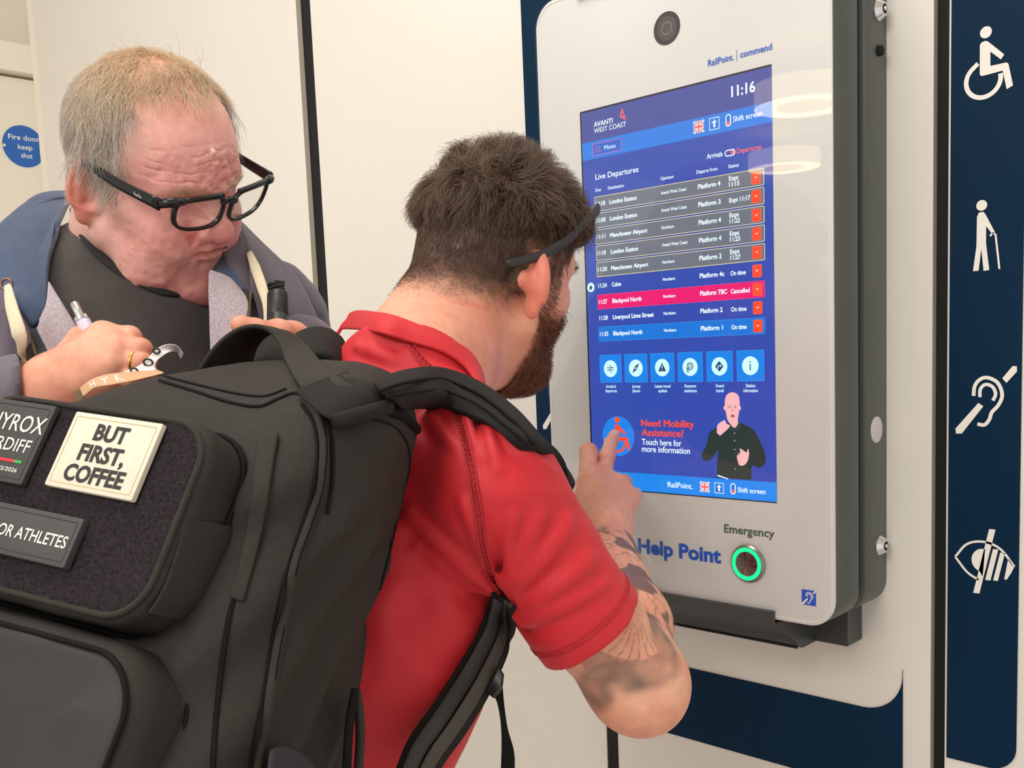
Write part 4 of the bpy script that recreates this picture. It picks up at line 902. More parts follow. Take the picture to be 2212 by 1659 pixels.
# hood: blue lining round the neck, heather outside
loft('hood_lining', [[(175, 428, 1.235), (100, 440, 1.185), (20, 500, 1.125), (-30, 560, 1.085)], [(160, 415, 1.250), (80, 425, 1.200), (10, 480, 1.135), (-50, 560, 1.095)], [(152, 440, 1.215), (95, 470, 1.155), (40, 540, 1.095), (-20, 620, 1.055)], [(130, 470, 1.155), (92, 540, 1.105), (75, 620, 1.055), (30, 660, 1.025)], [(118, 500, 1.130), (105, 590, 1.075), (98, 680, 1.035), (70, 712, 1.020)]], blue_m, .007, om, n=26, fold=.0035, seed=2)
loft('hood_outside', [[(20, 620, 1.025), (52, 690, 1.010), (78, 735, 1.005)], [(-10, 640, 1.015), (20, 720, 0.995), (30, 800, 0.985)], [(-40, 680, 1.010), (-10, 780, 0.985), (0, 880, 0.965)]], hood_m, .007, om, fold=.003, seed=3)
loft('hood_edge', [[(462, 470, 1.235), (500, 480, 1.205), (540, 545, 1.165), (548, 640, 1.125)], [(455, 510, 1.215), (478, 545, 1.155), (505, 600, 1.120), (540, 648, 1.105)]], hood_m, .008, om)
loft('hood_lining', [[(455, 520, 1.210), (490, 560, 1.150), (520, 605, 1.115), (540, 640, 1.105)], [(452, 560, 1.195), (470, 600, 1.130), (500, 635, 1.105), (536, 652, 1.100)]], blue_m, .006, om)
loft('hood_outside', [[(505, 465, 1.245), (560, 520, 1.235), (640, 600, 1.235), (690, 700, 1.235)], [(535, 540, 1.155), (585, 600, 1.155), (630, 680, 1.165), (650, 760, 1.165)], [(545, 620, 1.110), (562, 690, 1.095), (570, 760, 1.085), (575, 830, 1.075)]], hood_m, .007, om, fold=.0035, seed=6)
# fleece facings folded open
loft('fleece_facing', [[(104, 606, 1.050), (140, 665, 1.035), (172, 725, 1.025), (190, 800, 1.015), (200, 880, 1.010)], [(100, 660, 1.030), (118, 720, 1.010), (135, 790, 0.995), (150, 880, 0.985)], [(98, 690, 1.020), (78, 712, 0.995), (98, 780, 0.980), (120, 880, 0.965)]], fleece_m, .008, om, fold=.002, seed=4)
loft('fleece_facing', [[(452, 585, 1.095), (450, 640, 1.070), (452, 700, 1.055), (456, 800, 1.045)], [(490, 600, 1.105), (500, 650, 1.075), (500, 720, 1.055), (500, 800, 1.040)], [(512, 625, 1.110), (535, 660, 1.085), (528, 720, 1.055), (520, 800, 1.035)]], fleece_m, .008, om, fold=.002, seed=5)
loft('zip_placket', [[(62, 715, 0.995), (82, 770, 0.981), (108, 838, 0.970), (120, 880, 0.965)], [(78, 708, 0.997), (105, 765, 0.979), (130, 830, 0.968), (146, 880, .998)]], navyzip, .005, om, m=3)
loft('zip_placket', [[(540, 625, 1.105), (536, 680, 1.077), (530, 730, 1.055), (525, 800, 1.035)], [(512, 625, 1.107), (512, 690, 1.073), (510, 740, 1.053), (506, 800, 1.035)]], navyzip, .005, om, m=3)
def teeth(name, pts, par):
    b = MB(); s = spline([P(*t) for t in pts], 15)
    for i in range(0, len(s)-1): e = unit(s[i+1]-s[i]); n_ = unit(np.cross(e, CAM_R[2])); c = s[i]; b.tube([c-n_*.0012, c+n_*.0012], .00055, 6)
    return b.obj(name, brass, par)
teeth('zip_teeth', [(62, 718, 0.989), (78, 765, 0.977), (100, 835, .998)], om); teeth('zip_teeth', [(541, 628, 1.097), (538, 680, 1.071), (531, 726, 1.051)], om)
def ribbon(name, pts, wd, M, par, th=.35, label=None):
    b = MB(); s = spline([P(*t) for t in pts], 6); r = np.interp(np.linspace(0, 1, len(s)), np.linspace(0, 1, len(wd)), wd); b.tube(s, r, 12, flat_n=CAM_R[2], flat=th); return b.obj(name, M, par, smooth=True, label=label)
ribbon('drawcord', [(16, 616, 0.995), (24, 660, 0.980), (42, 725, 0.965), (48, 775, .992), (56, 830, .985), (62, 880, .98)], [.0040, .0065, .0075, .0042, .0078, .0085], cord_m, om)
ribbon('drawcord', [(538, 545, 1.140), (552, 580, 1.120), (566, 620, 1.095), (578, 660, 1.077), (578, 710, 1.065)], [.0035, .0060, .0060, .0055, .0040], cord_m, om)
b = MB(); c = P(14, 614, .995)
b.tube([c+(CV(1, 0, 0)*math.cos(a)+CV(0, 1, 0)*math.sin(a))*.0055 for a in np.linspace(0, 2*math.pi, 20)[:-1]], .0016, 8, closed=True); b.obj('eyelet', mat('eyelet_copper', (120, 96, 96), .35, metal=.6), om, smooth=True)
b = MB(); c = P(296, 778, .9235); ra = unit(P(304, 785, .934)-P(250, 778, .936)); e = unit(np.cross(ra, CAM_R[2])); g_ = np.cross(ra, e)
c = P(292, 783.5, .9342); b.tube([c+(e*math.cos(a)+g_*math.sin(a))*.0110 for a in np.linspace(0, 2*math.pi, 28)[:-1]], .0016, 8, closed=True); b.obj('finger_ring', mat('gold', (236, 180, 96), .25, metal=1.), om, smooth=True)
# pen and umbrella ------------------------------------------------------
pn = empty('pen', 'pale silver click pen in the older man\'s right hand', 'pen', P(190, 730, .968))
pa, pb = P(160, 655, .985), P(232, 800, .972); e = unit(pb-pa); b = MB()
pl_ = np.linalg.norm(pb-pa); b.lathe([(.0060, .020), (.0070, .0225), (.0070, pl_*.75), (.0055, pl_+.01), (.0015, pl_+.03)], pa, e, 24); b.obj('barrel', mat('pen_lilac', (206, 200, 218), .35), pn, deg=30)
b = MB(); b.lathe([(.0038, 0), (.0042, .001), (.0042, .016), (.0072, .017), (.0072, .021)], pa, e, 24); b.obj('clicker', chrome, pn, deg=30)
um = empty('umbrella', 'black folded umbrella handle with a knotted cord loop against the grey hoodie', 'umbrella', P(600, 690, 1.05))
ua, ub = P(600, 636, 1.075), P(600, 800, 1.03); e = unit(ub-ua); b = MB(); b.lathe([(.0105, 0), (.0113, .0010), (.0113, .0075), (.0110, .0080), (.0113, .0085), (.0113, .03), (.0110, .0306), (.0113, .0312), (.0116, .085)], ua, e, 36)
b.obj('handle', mat('umbrella_black', (36, 35, 38), .4, noise=.08, nscale=60), um, deg=28)
b = MB(); q = ua-e*.001
for k in range(4): b.tube([q-e*(.002+.0028*k)+CV(1, 0, 0)*(.0068*math.cos(t)-.001*k)+CV(0, 0, 1)*.005*math.sin(t)-e*.0022*math.sin(t+k) for t in np.linspace(0, 2*math.pi, 18)[:-1]], .0021, 8, closed=True)
b.tube([q+CV(.004, 0, 0), q-e*.016+CV(.006, 0, 0), q-e*.017-CV(.002, 0, 0), q-e*.004-CV(.004, 0, 0)], .0020, 8); b.obj('cord_loop', gap_m, um, smooth=True)
# ================================================================== the younger man
HY = Frame(posed(138, 3, 9), np.zeros(3)); HY.t = P(1150, 613, 1.059)-HY.R@np.array([.083, -.016, -.016])
OPT_Y = dict(fwd=.011, cw=.0765, jaw=.023, cheek=.018, ear=.98, earx=.008, eartilt=-.25, earflare=-.90)
ax_y = unit(CV(.66, .16, -.73)); RS_Y = P(1070, 1064, .872); LS_Y = RS_Y-ax_y*.340; C7_Y = P(888, 800, .985)
up_y = unit(CV(.17, -.98, .10)); up_y = unit(up_y-ax_y*np.dot(up_y, ax_y)); fw_y = np.cross(up_y, ax_y); TY = Frame(np.stack([ax_y, fw_y, up_y], 1), (RS_Y+LS_Y)/2)
EL_Y, WR_Y = P(1372, 1468, .935), P(1308, 1145, 1.215)
neck_y = HY.L(C7_Y)
def headY(p):
    r = p.copy(); r[:, 1] += .015*np.exp(-((p[:, 2]+.062)/.032)**2)*sstep(p[:, 1], .0, .05)          # lean cheeks
    d = head_field(r, OPT_Y)
    d = smin(d, cap(p, (0, -.040, -.030), neck_y, .056, .0625), .03)
    return smin(d, cap(p, (0, .03, -.10), neck_y*.9+np.array([0, .045, 0]), .030, .045), .03)
def torsoY(p, gr=0.):
    q = TY.L(p); q[:, 0] = np.where(q[:, 0] < 0, q[:, 0]*1.18, q[:, 0]); d = ell(q, (0, .005, -.13), (.158+gr, .115+gr, .21+gr)); d = smin(d, ell(q, (0, .008, -.42), (.136+gr, .108+gr, .38+gr)), .09)
    d = smin(d, cap(p, C7_Y, TY.W([0, -.01, -.10]), .058+gr*.6, .09), .06)
    for s in (RS_Y, LS_Y+ax_y*.045): d = smin(d, cap(p, s, C7_Y*.55+s*.45-up_y*.018, .051+gr, .050+gr*.7), .05)
    return d
AU_ = unit(EL_Y-RS_Y)
def armY(p, gr=0.):
    el = EL_Y; d = cap(p, RS_Y, RS_Y*.35+el*.65, .046+gr, .043+gr); d = smin(d, cap(p, RS_Y*.4+el*.6, el, .0445+gr, .044+gr), .02)
    m_ = el*.70+WR_Y*.30; d2 = smin(cap(p, el, m_, .043+gr, .0455+gr), cap(p, m_, WR_Y, .0445+gr, .0270+gr), .02)
    d = smin(d, d2, .022); d = smin(d, sph(p, el+AU_*.016-CAM_R[2]*.008, .036), .02)
    return smin(d, sph(p, el+CAM_R[0]*.009-CAM_R[2]*.004, .033), .015)
def handY(p):
    w0 = WR_Y; I, M_, R_, K = P(1270, 1042, 1.288), P(1301, 1030, 1.297), P(1337, 1048, 1.290), P(1361, 1076, 1.275)
    d = cap(p, w0, I, .0265, .0145); d = smin(d, cap(p, w0, M_, .0265, .0150), .016); d = smin(d, cap(p, w0, R_, .026, .0145), .016); d = smin(d, cap(p, w0, K, .025, .0135), .016)
    d = smin(d, finger(p, [(1301, 1030, 1.297), (1312, 985, 1.335), (1320, 956, 1.370), (1327, 940, 1.3965)], [.0125, .0105, .0092, .0080]), .003)
    d = smin(d, finger(p, [(1270, 1042, 1.288), (1271, 976, 1.318), (1280, 988, 1.345), (1290, 1008, 1.345)], [.0125, .0118, .0092, .0082]), .0025)
    d = smin(d, finger(p, [(1337, 1048, 1.290), (1348, 1042, 1.335), (1342, 1068, 1.345), (1334, 1082, 1.325)], [.0122, .0105, .0090, .0080]), .0025)
    d = smin(d, finger(p, [(1361, 1076, 1.275), (1371, 1070, 1.312), (1364, 1092, 1.318), (1356, 1098, 1.295)], [.0112, .0098, .0084, .0075]), .0025)
    d = smin(d, finger(p, [(1290, 1120, 1.245), (1262, 1080, 1.275), (1266, 1052, 1.312), (1284, 1034, 1.345)], [.019, .0145, .0112, .0095]), .010)
    for a in (I, M_, R_): d = smin(d, cap(p, w0*.35+a*.65-CAM_R[2]*.012, a-CAM_R[2]*.0115, .0020, .0026), .010)
    for a, r_ in ((I, .0125), (M_, .0130), (R_, .0120), (K, .0110)): d = smin(d, sph(p, a-CAM_R[2]*.0045, r_), .006)
    for c_, ax_ in ((P(1314.5, 985, 1.3345), P(1320, 956, 1.37)-P(1312, 985, 1.335)), (P(1320, 957, 1.369), P(1327, 940, 1.396)-P(1320, 956, 1.37)), (P(1271, 979, 1.318), P(1271, 976, 1.318)-P(1270, 1042, 1.288))):
        ax_ = unit(ax_).astype(np.float32); q = p-c_.astype(np.float32); h_ = q@ax_; rr_ = np.linalg.norm(q, axis=1); d = d+(.0006*np.exp(-((np.mod(h_+.0015, .003)-.0015)/.0006)**2)*(np.abs(h_) < .004)*(rr_ < .018)).astype(np.float32)
    return d
def limbY(p): return smin(armY(p), handY(p), .014)
lo, hi = box_around([(-.110, -.125, -.17), (.110, .135, .135), neck_y*.99], .0); lo = lo-np.array([.08, .09, .08]); yV, yF = nets(headY, lo, hi, .0017); yVw = HY.W(yV)
lo, hi = box_around([RS_Y, EL_Y, WR_Y, P(1327, 930, 1.40), P(1375, 1060, 1.3), P(1240, 1000, 1.3)], .07); aV, aF = nets(limbY, lo, hi, .0017)
lo, hi = box_around([RS_Y, LS_Y, TY.W([0, 0, -.72]), C7_Y], .22); uV, uF = nets(torsoY, lo, hi, .008)
# tattoo: feathers, bands and shading laid out along the arm
AU = unit(EL_Y-RS_Y); FU = unit(WR_Y-EL_Y)
def colArm(v):
    n1 = fbm(v, .03, 3, 70); c = mixc(np.tile(lin((236, 176, 148)), (len(v), 1)), lin((222, 146, 120)), np.clip(.35+.45*n1, 0, 1))
    q = v-EL_Y; su = -(q@AU); sf = q@FU; ref = unit(np.cross(AU, FU)); e1 = unit(ref-AU*np.dot(ref, AU)); e2 = np.cross(AU, e1)
    # forearm ink
    f1 = unit(ref-FU*np.dot(ref, FU)); f2 = np.cross(FU, f1); fa = np.arctan2(q@f2, q@f1)
    ink = np.zeros(len(v)); fore = sstep(sf, .015, .04)*(1-sstep(sf, .235, .27))
    pat = fbm(np.stack([sf*.8+fa*.012, fa*.040, 0*sf], 1), .026, 3, 71); lines = np.abs(vnoise(np.stack([sf*.9+fa*.02, fa*.05, 0*sf], 1), .012, 75))
    ink = np.maximum(ink, fore*(.95*sstep(pat, .0, .22)+.5*(1-sstep(lines, .04, .14))))
    # upper arm near the elbow: fan of feathers over a grey cloud
    ua_ = np.arctan2(q@e2, q@e1); X = su; Y = ua_*.046
    cl = (1-sstep(np.abs(X-.030+.010*np.sin(Y*60)), .014, .028))*.75*np.clip(.7+.5*fbm(np.stack([X, Y, 0*X], 1), .02, 2, 77), 0, 1.2); ink = np.maximum(ink, cl*(sf < .05))
    return c, ink, X, Y, sf, fa
cA, inkA, XA, YA, SFA, FAA = colArm(aV)
def feather_fan(v):
    """fan of pale feathers with dark edges, centred on the outer side above the elbow"""
    o_ = hit(limbY, 1362, 1290, .8); tip_ = hit(limbY, 1338, 1432, .8); ed = hit(limbY, 1425, 1330, .8)
    a_ = unit(tip_-o_); b_ = ed-o_; b_ = unit(b_-a_*np.dot(b_, a_)); nn = np.cross(a_, b_); q = v-o_; x = q@a_; y = q@b_; z = q@nn
    r = np.hypot(x, y); th = np.arctan2(y, x); L = np.linalg.norm(tip_-o_); near = np.abs(z) < .03
    sc = L*(1.0-.10*np.abs(th)**1.5); k = th/.155; fr = np.abs(k-np.round(k)); ins = (np.abs(th) < .62)*(r < sc*(1-.10*(fr*2)**2))*(r > .012)*near
    edge = ins*((fr > .40) | (r > sc*.93))*(r > .35*L); return ins, edge, (r < sc*1.25)*(r > sc*.9)*(np.abs(th) < .9)*near
ins, edg, cloud = feather_fan(aV)
inkA = np.where(ins, .06, inkA); inkA = np.maximum(inkA, edg*.55); inkA = np.maximum(inkA, np.where(ins, 0, cloud*.45))
cA = mixc(cA, lin((70, 66, 62)), np.clip(inkA, 0, .9)*.88)
def colY():
    q = yV; n1 = fbm(q, .03, 3, 80); c = mixc(np.tile(lin((234, 170, 142)), (len(q), 1)), lin((220, 140, 118)), np.clip(.3+.4*n1, 0, 1))
    ear = sstep(np.abs(q[:, 0]), .078, .088)*(q[:, 2] > -.055); c = mixc(c, lin((228, 128, 108)), ear*.75)
    hl = capm(q); c = mixc(c, lin((62, 46, 38)), np.clip(hl, 0, 1)*.92)
    bd = bdm(q); return mixc(c, lin((104, 62, 46)), np.clip(bd, 0, 1)*.75)
def capm(p):
    """where the hair grows, fading out at the nape and above the ears"""
    ax = np.abs(p[:, 0]); y, z = p[:, 1], p[:, 2]
    back = sstep(z+.007*vnoise(p, .012, 90), -.058, -.016)*(1-sstep(y, -.030, -.010))
    side = sstep(z, .004, .045)*(1-sstep(y, .050, .062)); burn = sstep(z, -.035, -.005)*sstep(y, .006, .016)*(1-sstep(y, .034, .046))*.7
    top = sstep(z, .055, .075)*(1-sstep(y, .078, .088)); ear = (ax > .0815)*(y > -.045)*(z < .022)
    return np.maximum(np.maximum(back, side), np.maximum(top, burn))*(1-ear)
def bdm(p):
    ax = np.abs(p[:, 0]); y, z = p[:, 1], p[:, 2]
    jaw = sstep(-z, .030, .052)*sstep(y, .010, .028)*sstep(y-(-z-.10)*.9, -.02, .005)*(1-sstep(-z, .128, .14)); burn = sstep(y, .008, .016)*(1-sstep(y, .030, .042))*sstep(-z, .010, .025)*(1-sstep(-z, .07, .08))*.6
    lip = (np.abs(z+.074) < .010)*(ax < .020)*(y > .09); chn = sstep(-z, .085, .098)*sstep(y, .02, .04)
    return np.maximum(np.maximum(jaw, burn), chn)*(1-lip)*(1-(ax > .078))
ym = empty('person', 'bearded man in a red t-shirt touching the lit screen with his right hand', 'person', TY.W([0, 0, -1.15])*np.array([1, 1, 0]))
nmesh('body', [(yVw, yF), (aV, aF), (uV, uF)], skin_m, ym, col=np.concatenate([colY(), cA, np.tile(lin((232, 168, 140)), (len(uV), 1))]))
hairY = hairmat('dark_brown_hair', (46, 33, 26), (128, 100, 78), .40)
ysel = yV[(yV[:, 2] > -.09)]
def lenY(r): return .0022+.009*sstep(r[:, 2], -.035, .025)+.036*sstep(r[:, 2], .030, .082)
def dirY(p):
    v = np.zeros((len(p), 3)); t = sstep(p[:, 2], .06, .115); v[:, 2] = -1+.8*t; v[:, 1] = .9*t-.15; v[:, 0] = -.5*t; return v
gy1 = grow(ysel, headY, 26000, lambda p: capm(p)*(.8+.2*sstep(p[:, 2], -.05, .0)), dirY, lenY, lift=lambda r: .22+1.1*sstep(r[:, 2], .03, .08)*(1-.7*sstep(-r[:, 1], .03, .085)), off=(.0005, lambda r: .003+.030*sstep(r[:, 2], .040, .085)*(1-.6*sstep(-r[:, 1], .03, .085))), wild=.28, clump=.019, seed=13, curl=.9, seg=8)
ry = .00012+.00012*sstep(np.linalg.norm(gy1[:, -1]-gy1[:, 0], axis=1), .004, .014)
strands('hair', [HY.W(c) for c in gy1], ry, hairY, ym, label='short dark brown hair, longer and tousled on top')
hairB = hairmat('red_brown_beard', (70, 40, 28), (150, 92, 62), .45)
gb = grow(yV, headY, 6500, bdm, lambda p: np.stack([0*p[:, 0], -.15+0*p[:, 0], -1+0*p[:, 0]], 1), lambda r: .006+.016*sstep(-r[:, 2], .060, .115), lift=.6, off=(.0005, .009), wild=.48, clump=.012, seed=14, curl=.5)
strands('beard', [HY.W(c) for c in gb], .00026, hairB, ym, label='bushy reddish brown beard')
lash = lambda p: np.exp(-((p[:, 2]+.0055)**2/.0022**2))*sstep(np.abs(p[:, 0]), .020, .026)*(1-sstep(np.abs(p[:, 0]), .043, .048))*sstep(p[:, 1], .07, .078)
browm = lambda p: np.exp(-((p[:, 2]-.0195)**2/.004**2))*sstep(np.abs(p[:, 0]), .008, .014)*(1-sstep(np.abs(p[:, 0]), .046, .054))*sstep(p[:, 1], .055, .065)
ge_ = np.concatenate([grow(yV, headY, 120, lash, lambda p: np.stack([.2*np.sign(p[:, 0]), 1+0*p[:, 0], 0*p[:, 0]], 1), lambda r: .009+0*r[:, 2], lift=1.2, wild=.15, seed=15), grow(yV, headY, 500, browm, lambda p: np.stack([np.sign(p[:, 0]), 0*p[:, 0], .1+0*p[:, 0]], 1), lambda r: .010+0*r[:, 2], lift=.6, wild=.3, seed=16)])
strands('eyebrows', [HY.W(c) for c in ge_], .00018, hairY, ym)
# fine hairs on the forearm
gf = grow(aV[(SFA > .03) & (SFA < .24)], limbY, 700, lambda p: np.ones(len(p)), lambda p: np.tile(FU*.6-CAM_R[1]*-.5, (len(p), 1)), lambda r: .012+0*r[:, 2], lift=.7, wild=.5, seed=17)
strands('arm_hair', list(gf), .00007, hairmat('arm_hair', (120, 84, 60), (170, 120, 84)), ym)
# ---- red shirt
red_m = mat('red_jersey', (206, 30, 42), .62, noise=.035, nscale=500, bump=.12, bscale=1600, sheen=.06)
stitch_m = mat('red_stitching', (186, 44, 50), .8, noise=.3, nscale=900, bump=.8, bscale=900)
CUFF = P(1277, 1362, .905); cuff_n = unit(AU+CV(.10, .10, 0))
NK0 = HY.W(np.array([0, -.040, -.030])).astype(np.float32); NKD = unit(C7_Y-NK0).astype(np.float32)
nkf = lambda p: cap(p, NK0, C7_Y, .0630, .0700)
K1_, K2_, K3_ = hit(nkf, 775, 684, .6, 1.3), hit(nkf, 890, 700, .6, 1.3), hit(nkf, 1032, 806, .6, 1.3)
e_ = unit(K3_-K2_); NKN = -unit(NKD-e_*(e_@NKD)).astype(np.float32); NKP = (K2_+NKN*.003).astype(np.float32)
def shirt0(p):
    sl = cap(p, RS_Y, CUFF+AU*.05, .058, .0520); sl = smax(sl, ((p-CUFF)@cuff_n.astype(np.float32)), .003); d = smin(torsoY(p, .008), sl, .016)
    d = smin(d, cap(p, NK0, C7_Y, .0630, .0700), .012)
    return d
FOLDS = [((1062, 1275), (880, 1108), .0050, .010), ((1066, 1290), (905, 1180), .0040, .010), ((1072, 1262), (1000, 1090), .0042, .008), ((1090, 1275), (1170, 1120), .0048, .010), ((1095, 1300), (1230, 1130), .0046, .011), ((1110, 1330), (1280, 1210), .0040, .011), ((1130, 1350), (1310, 1260), .0030, .009),
         ((1050, 905), (1075, 1010), .0036, .008), ((1010, 895), (1035, 985), .0030, .007), ((1090, 925), (1190, 1010), .0034, .010), ((930, 900), (985, 960), .003, .009), ((900, 1330), (1010, 1440), -.0030, .022), ((880, 760), (1000, 815), 0.0011, .007), ((800, 750), (930, 800), 0.0011, .008), ((770, 745), (850, 775), 0.0011, .007), ((1085, 1255), (1110, 1120), .0036, .008)]
FW_ = []
def shirtY(p):
    d = shirt0(p)
    for pts_, A_, w_ in FW_:
        e = None; near = np.abs(d) < .03
        if not near.any(): break
        pn = p[near]; e = np.full(len(pn), 9., np.float32); tt = np.zeros(len(pn), np.float32)
        for i in range(len(pts_)-1):
            a, b_ = pts_[i], pts_[i+1]; t = np.clip(((pn-a)@(b_-a))/float((b_-a)@(b_-a)), 0, 1); ei = np.linalg.norm(pn-a-t[:, None]*(b_-a), axis=1); m_ = ei < e; e = np.where(m_, ei, e); tt = np.where(m_, (i+t)/(len(pts_)-1), tt)
        d[near] = d[near]-(A_*2.4*(1-.7*tt)*(np.exp(-(e/w_)**2)-.35*np.exp(-((e-1.9*w_)/w_)**2))).astype(np.float32)
    d = d-(.0028*fbm(p, .07, 3, 50)).astype(np.float32)
    up_ = (p-NKP)@NKN; rad = np.linalg.norm((p-NK0)-((p-NK0)@NKD)[:, None]*NKD, axis=1); d = np.where(rad < .100, smax(d, up_, .003), d)
    return d
for a, b_, A_, w_ in FOLDS:
    pp_ = [hit(shirt0, a[0]+(b_[0]-a[0])*t, a[1]+(b_[1]-a[1])*t+6*math.sin(t*3.1)) for t in np.linspace(0, 1, 5)]; FW_.append((np.array(pp_, np.float32), A_, w_*.72))
lo, hi = box_around([RS_Y, LS_Y, CUFF, TY.W([0, 0, -.70]), C7_Y], .20); t_ = nets(shirtY, lo, hi, .0033); sh_ = nmesh('t_shirt', [t_], red_m, ym)
def on_shirt(pts, lift=.0012, m=8):
    s = spline(np.array(pts, float), m); out = []
    for x, y in s: q = hit(shirtY, x, y); out.append(q)
    out = np.array(out); n_ = field_normal(shirtY, out.astype(np.float32), .002); return out+n_*lift, n_
def seam(pts, wd, M, name, par, zig=True):
    c, n_ = on_shirt(pts); b = MB(); t = np.gradient(c, axis=0); t /= np.linalg.norm(t, axis=1)[:, None]; sd = np.cross(t, n_)
    for k in (-1, 1): b.tube(c+sd*k*wd/2, .0009, 6)
    if zig:
        d = np.r_[0, np.cumsum(np.linalg.norm(np.diff(c, axis=0), axis=1))]; N = int(d[-1]/.0028); u = np.linspace(0, d[-1], N)
        cc_ = np.stack([np.interp(u, d, c[:, k]) for k in range(3)], 1); ss = np.stack([np.interp(u, d, sd[:, k]) for k in range(3)], 1); z = cc_+ss*(np.where(np.arange(N) % 2, 1, -1)*wd*.5)[:, None]; b.tube(z, .0006, 5)
    return b.obj(name, M, par, smooth=True)
seam([(990, 893), (1012, 980), (1030, 1080), (1040, 1170), (1058, 1235), (1078, 1282)], .0062, stitch_m, 'raglan_seam', sh_)
seam([(884, 742), (905, 770), (925, 795)], .0060, stitch_m, 'raglan_seam', sh_)
# cuff hem
for off_ in (.018, .022):
    c = CUFF-AU*off_; e1 = unit(np.cross(cuff_n, CAM_R[2])); e2 = np.cross(cuff_n, e1); ring = []
    for a in np.linspace(0, 2*math.pi, 60)[:-1]:
        dirv = e1*math.cos(a)+e2*math.sin(a); ts = np.linspace(.03, .09, 120); v = shirtY((c+dirv*ts[:, None]).astype(np.float32)); k = np.argmax(v > 0); ring.append(c+dirv*(ts[k]+.0002))
    b = MB(); b.tube(ring, .0006, 5, closed=True); b.obj('cuff_stitching', stitch_m, sh_, smooth=True)
NKA, NKB = HY.W(np.array([0, -.040, -.030])), C7_Y
def col_pt(x, y, gr, d):
    f = lambda p: np.minimum(cap(p, NKA, NKB, .0630+gr, .0700+gr), shirtY(p)-gr+.002); q = hit(f, x, y, .6, 1.25); return q if f(q[None].astype(np.float32))[0] < .002 else P(x, y, d)
CT = [(738, 706), (764, 673), (822, 675), (880, 692), (960, 727), (1012, 757), (1038, 795), (1046, 830)]; CM = [(734, 714), (750, 694), (815, 698), (882, 716), (960, 745), (1010, 776), (1034, 814), (1044, 844)]; CB = [(728, 724), (740, 711), (810, 718), (884, 740), (960, 763), (1008, 796), (1030, 834), (1042, 858)]
loft('collar', [[col_pt(x, y, g_, 1.06) for x, y in L_] for L_, g_ in ((CT, .002), (CM, .005), (CB, .0055))], red_m, .004, ym, n=44, m=4, raw=True)
# ---- sunglasses pushed up over the forehead
sgm = mat('sunglass_frame', (44, 41, 41), .38, noise=.1, nscale=90)
sun = empty('sunglasses', 'dark sports sunglasses pushed up on the bearded man\'s head above his ear', 'sunglasses', HY.W([0, .09, .06]))
for s in (1, -1):
    b = MB(); pts = spline([[s*.0850, -.060, -.004] if s > 0 else [s*.0880, -.036, .006], [s*.0925, -.022, .013], [s*.0955, .015, .038], [s*.0885, .050, .067], [s*.0760, .080, .086], [s*.0580, .098, .092]], 7); r = np.interp(np.linspace(0, 1, len(pts)), [0, .12, .5, .85, 1], [.0040, .0055, .0055, .0068, .0050])
    b.tube([HY.W(q) for q in pts], r, 12, flat_n=HY.R[:, 0], flat=.42); b.obj('temple', sgm, sun, smooth=True)
b = MB(); b.tube([HY.W(q) for q in spline([[.0580, .098, .092], [.036, .112, .0935], [0, .120, .0945], [-.036, .112, .0935], [-.0580, .098, .092]], 8)], .0042, 10, flat_n=HY.R[:, 1], flat=.6); b.obj('brow_bar', sgm, sun, smooth=True)
G = [[HY.W(q) for q in spline([[.060, .096-.002*t, .091-.034*t], [.042, .110-.002*t, .093-.041*t], [.015, .119-.002*t, .094-.044*t], [0, .120-.002*t, .095-.026*t], [-.015, .119-.002*t, .094-.044*t], [-.042, .110-.002*t, .093-.041*t], [-.060, .096-.002*t, .091-.034*t]], 6)] for t in np.linspace(0, 1, 7)]
b = MB(); b.grid(G); ln_ = b.obj('lens', mat('mirror_lens_blue', (36, 84, 120), .08, metal=.7), sun, smooth=True); so = ln_.modifiers.new('thick', 'SOLIDIFY'); so.thickness = .0018
# ================================================================== the backpack
PA = unit(CV(.908, .126, -.399)); PB = -CV(-.262, .915, -.307); PB = unit(PB-PA*np.dot(PB, PA)); PN = np.cross(PA, PB); BP = Frame(np.stack([PA, PB, PN], 1), P(235, 990, .68))
def rr2(x, y, hx, hy, r):
    a, b = np.abs(x)-hx+r, np.abs(y)-hy+r; return np.hypot(np.maximum(a, 0), np.maximum(b, 0))+np.minimum(np.maximum(a, b), 0)-r
def slab(q, c, hx, hy, rc, n0, n1, re):
    """rounded slab: corners rc in the face, edges re in depth"""
    d2 = rr2(q[:, 0]-c[0], q[:, 1]-c[1], hx, hy, rc)+re; dn_ = np.abs(q[:, 2]-(n0+n1)/2)-abs(n1-n0)/2+re
    return np.hypot(np.maximum(d2, 0), np.maximum(dn_, 0))+np.minimum(np.maximum(d2, dn_), 0)-re
def main_q(q):
    c0 = -.030+.0*q[:, 1]; wdn = .012*np.sin(np.clip((q[:, 2]+.22)/.20, 0, 1)*np.pi)
    d = slab(q, (-.030, -.168), .146, .346, .075, -.225, -.045, .040)-(wdn+.030*sstep(-q[:, 1], .02, .30)*sstep(q[:, 0], 0, .1)).astype(np.float32)
    pl = (q[:, 1]-.060)*.753+(q[:, 2]+.030)*.659; d = smax(d, pl.astype(np.float32), .06)
    cr_ = (q[:, 0]+.030)*-.66+(q[:, 1]-.170)*.75; d = smax(d, cr_.astype(np.float32), .05)
    return d
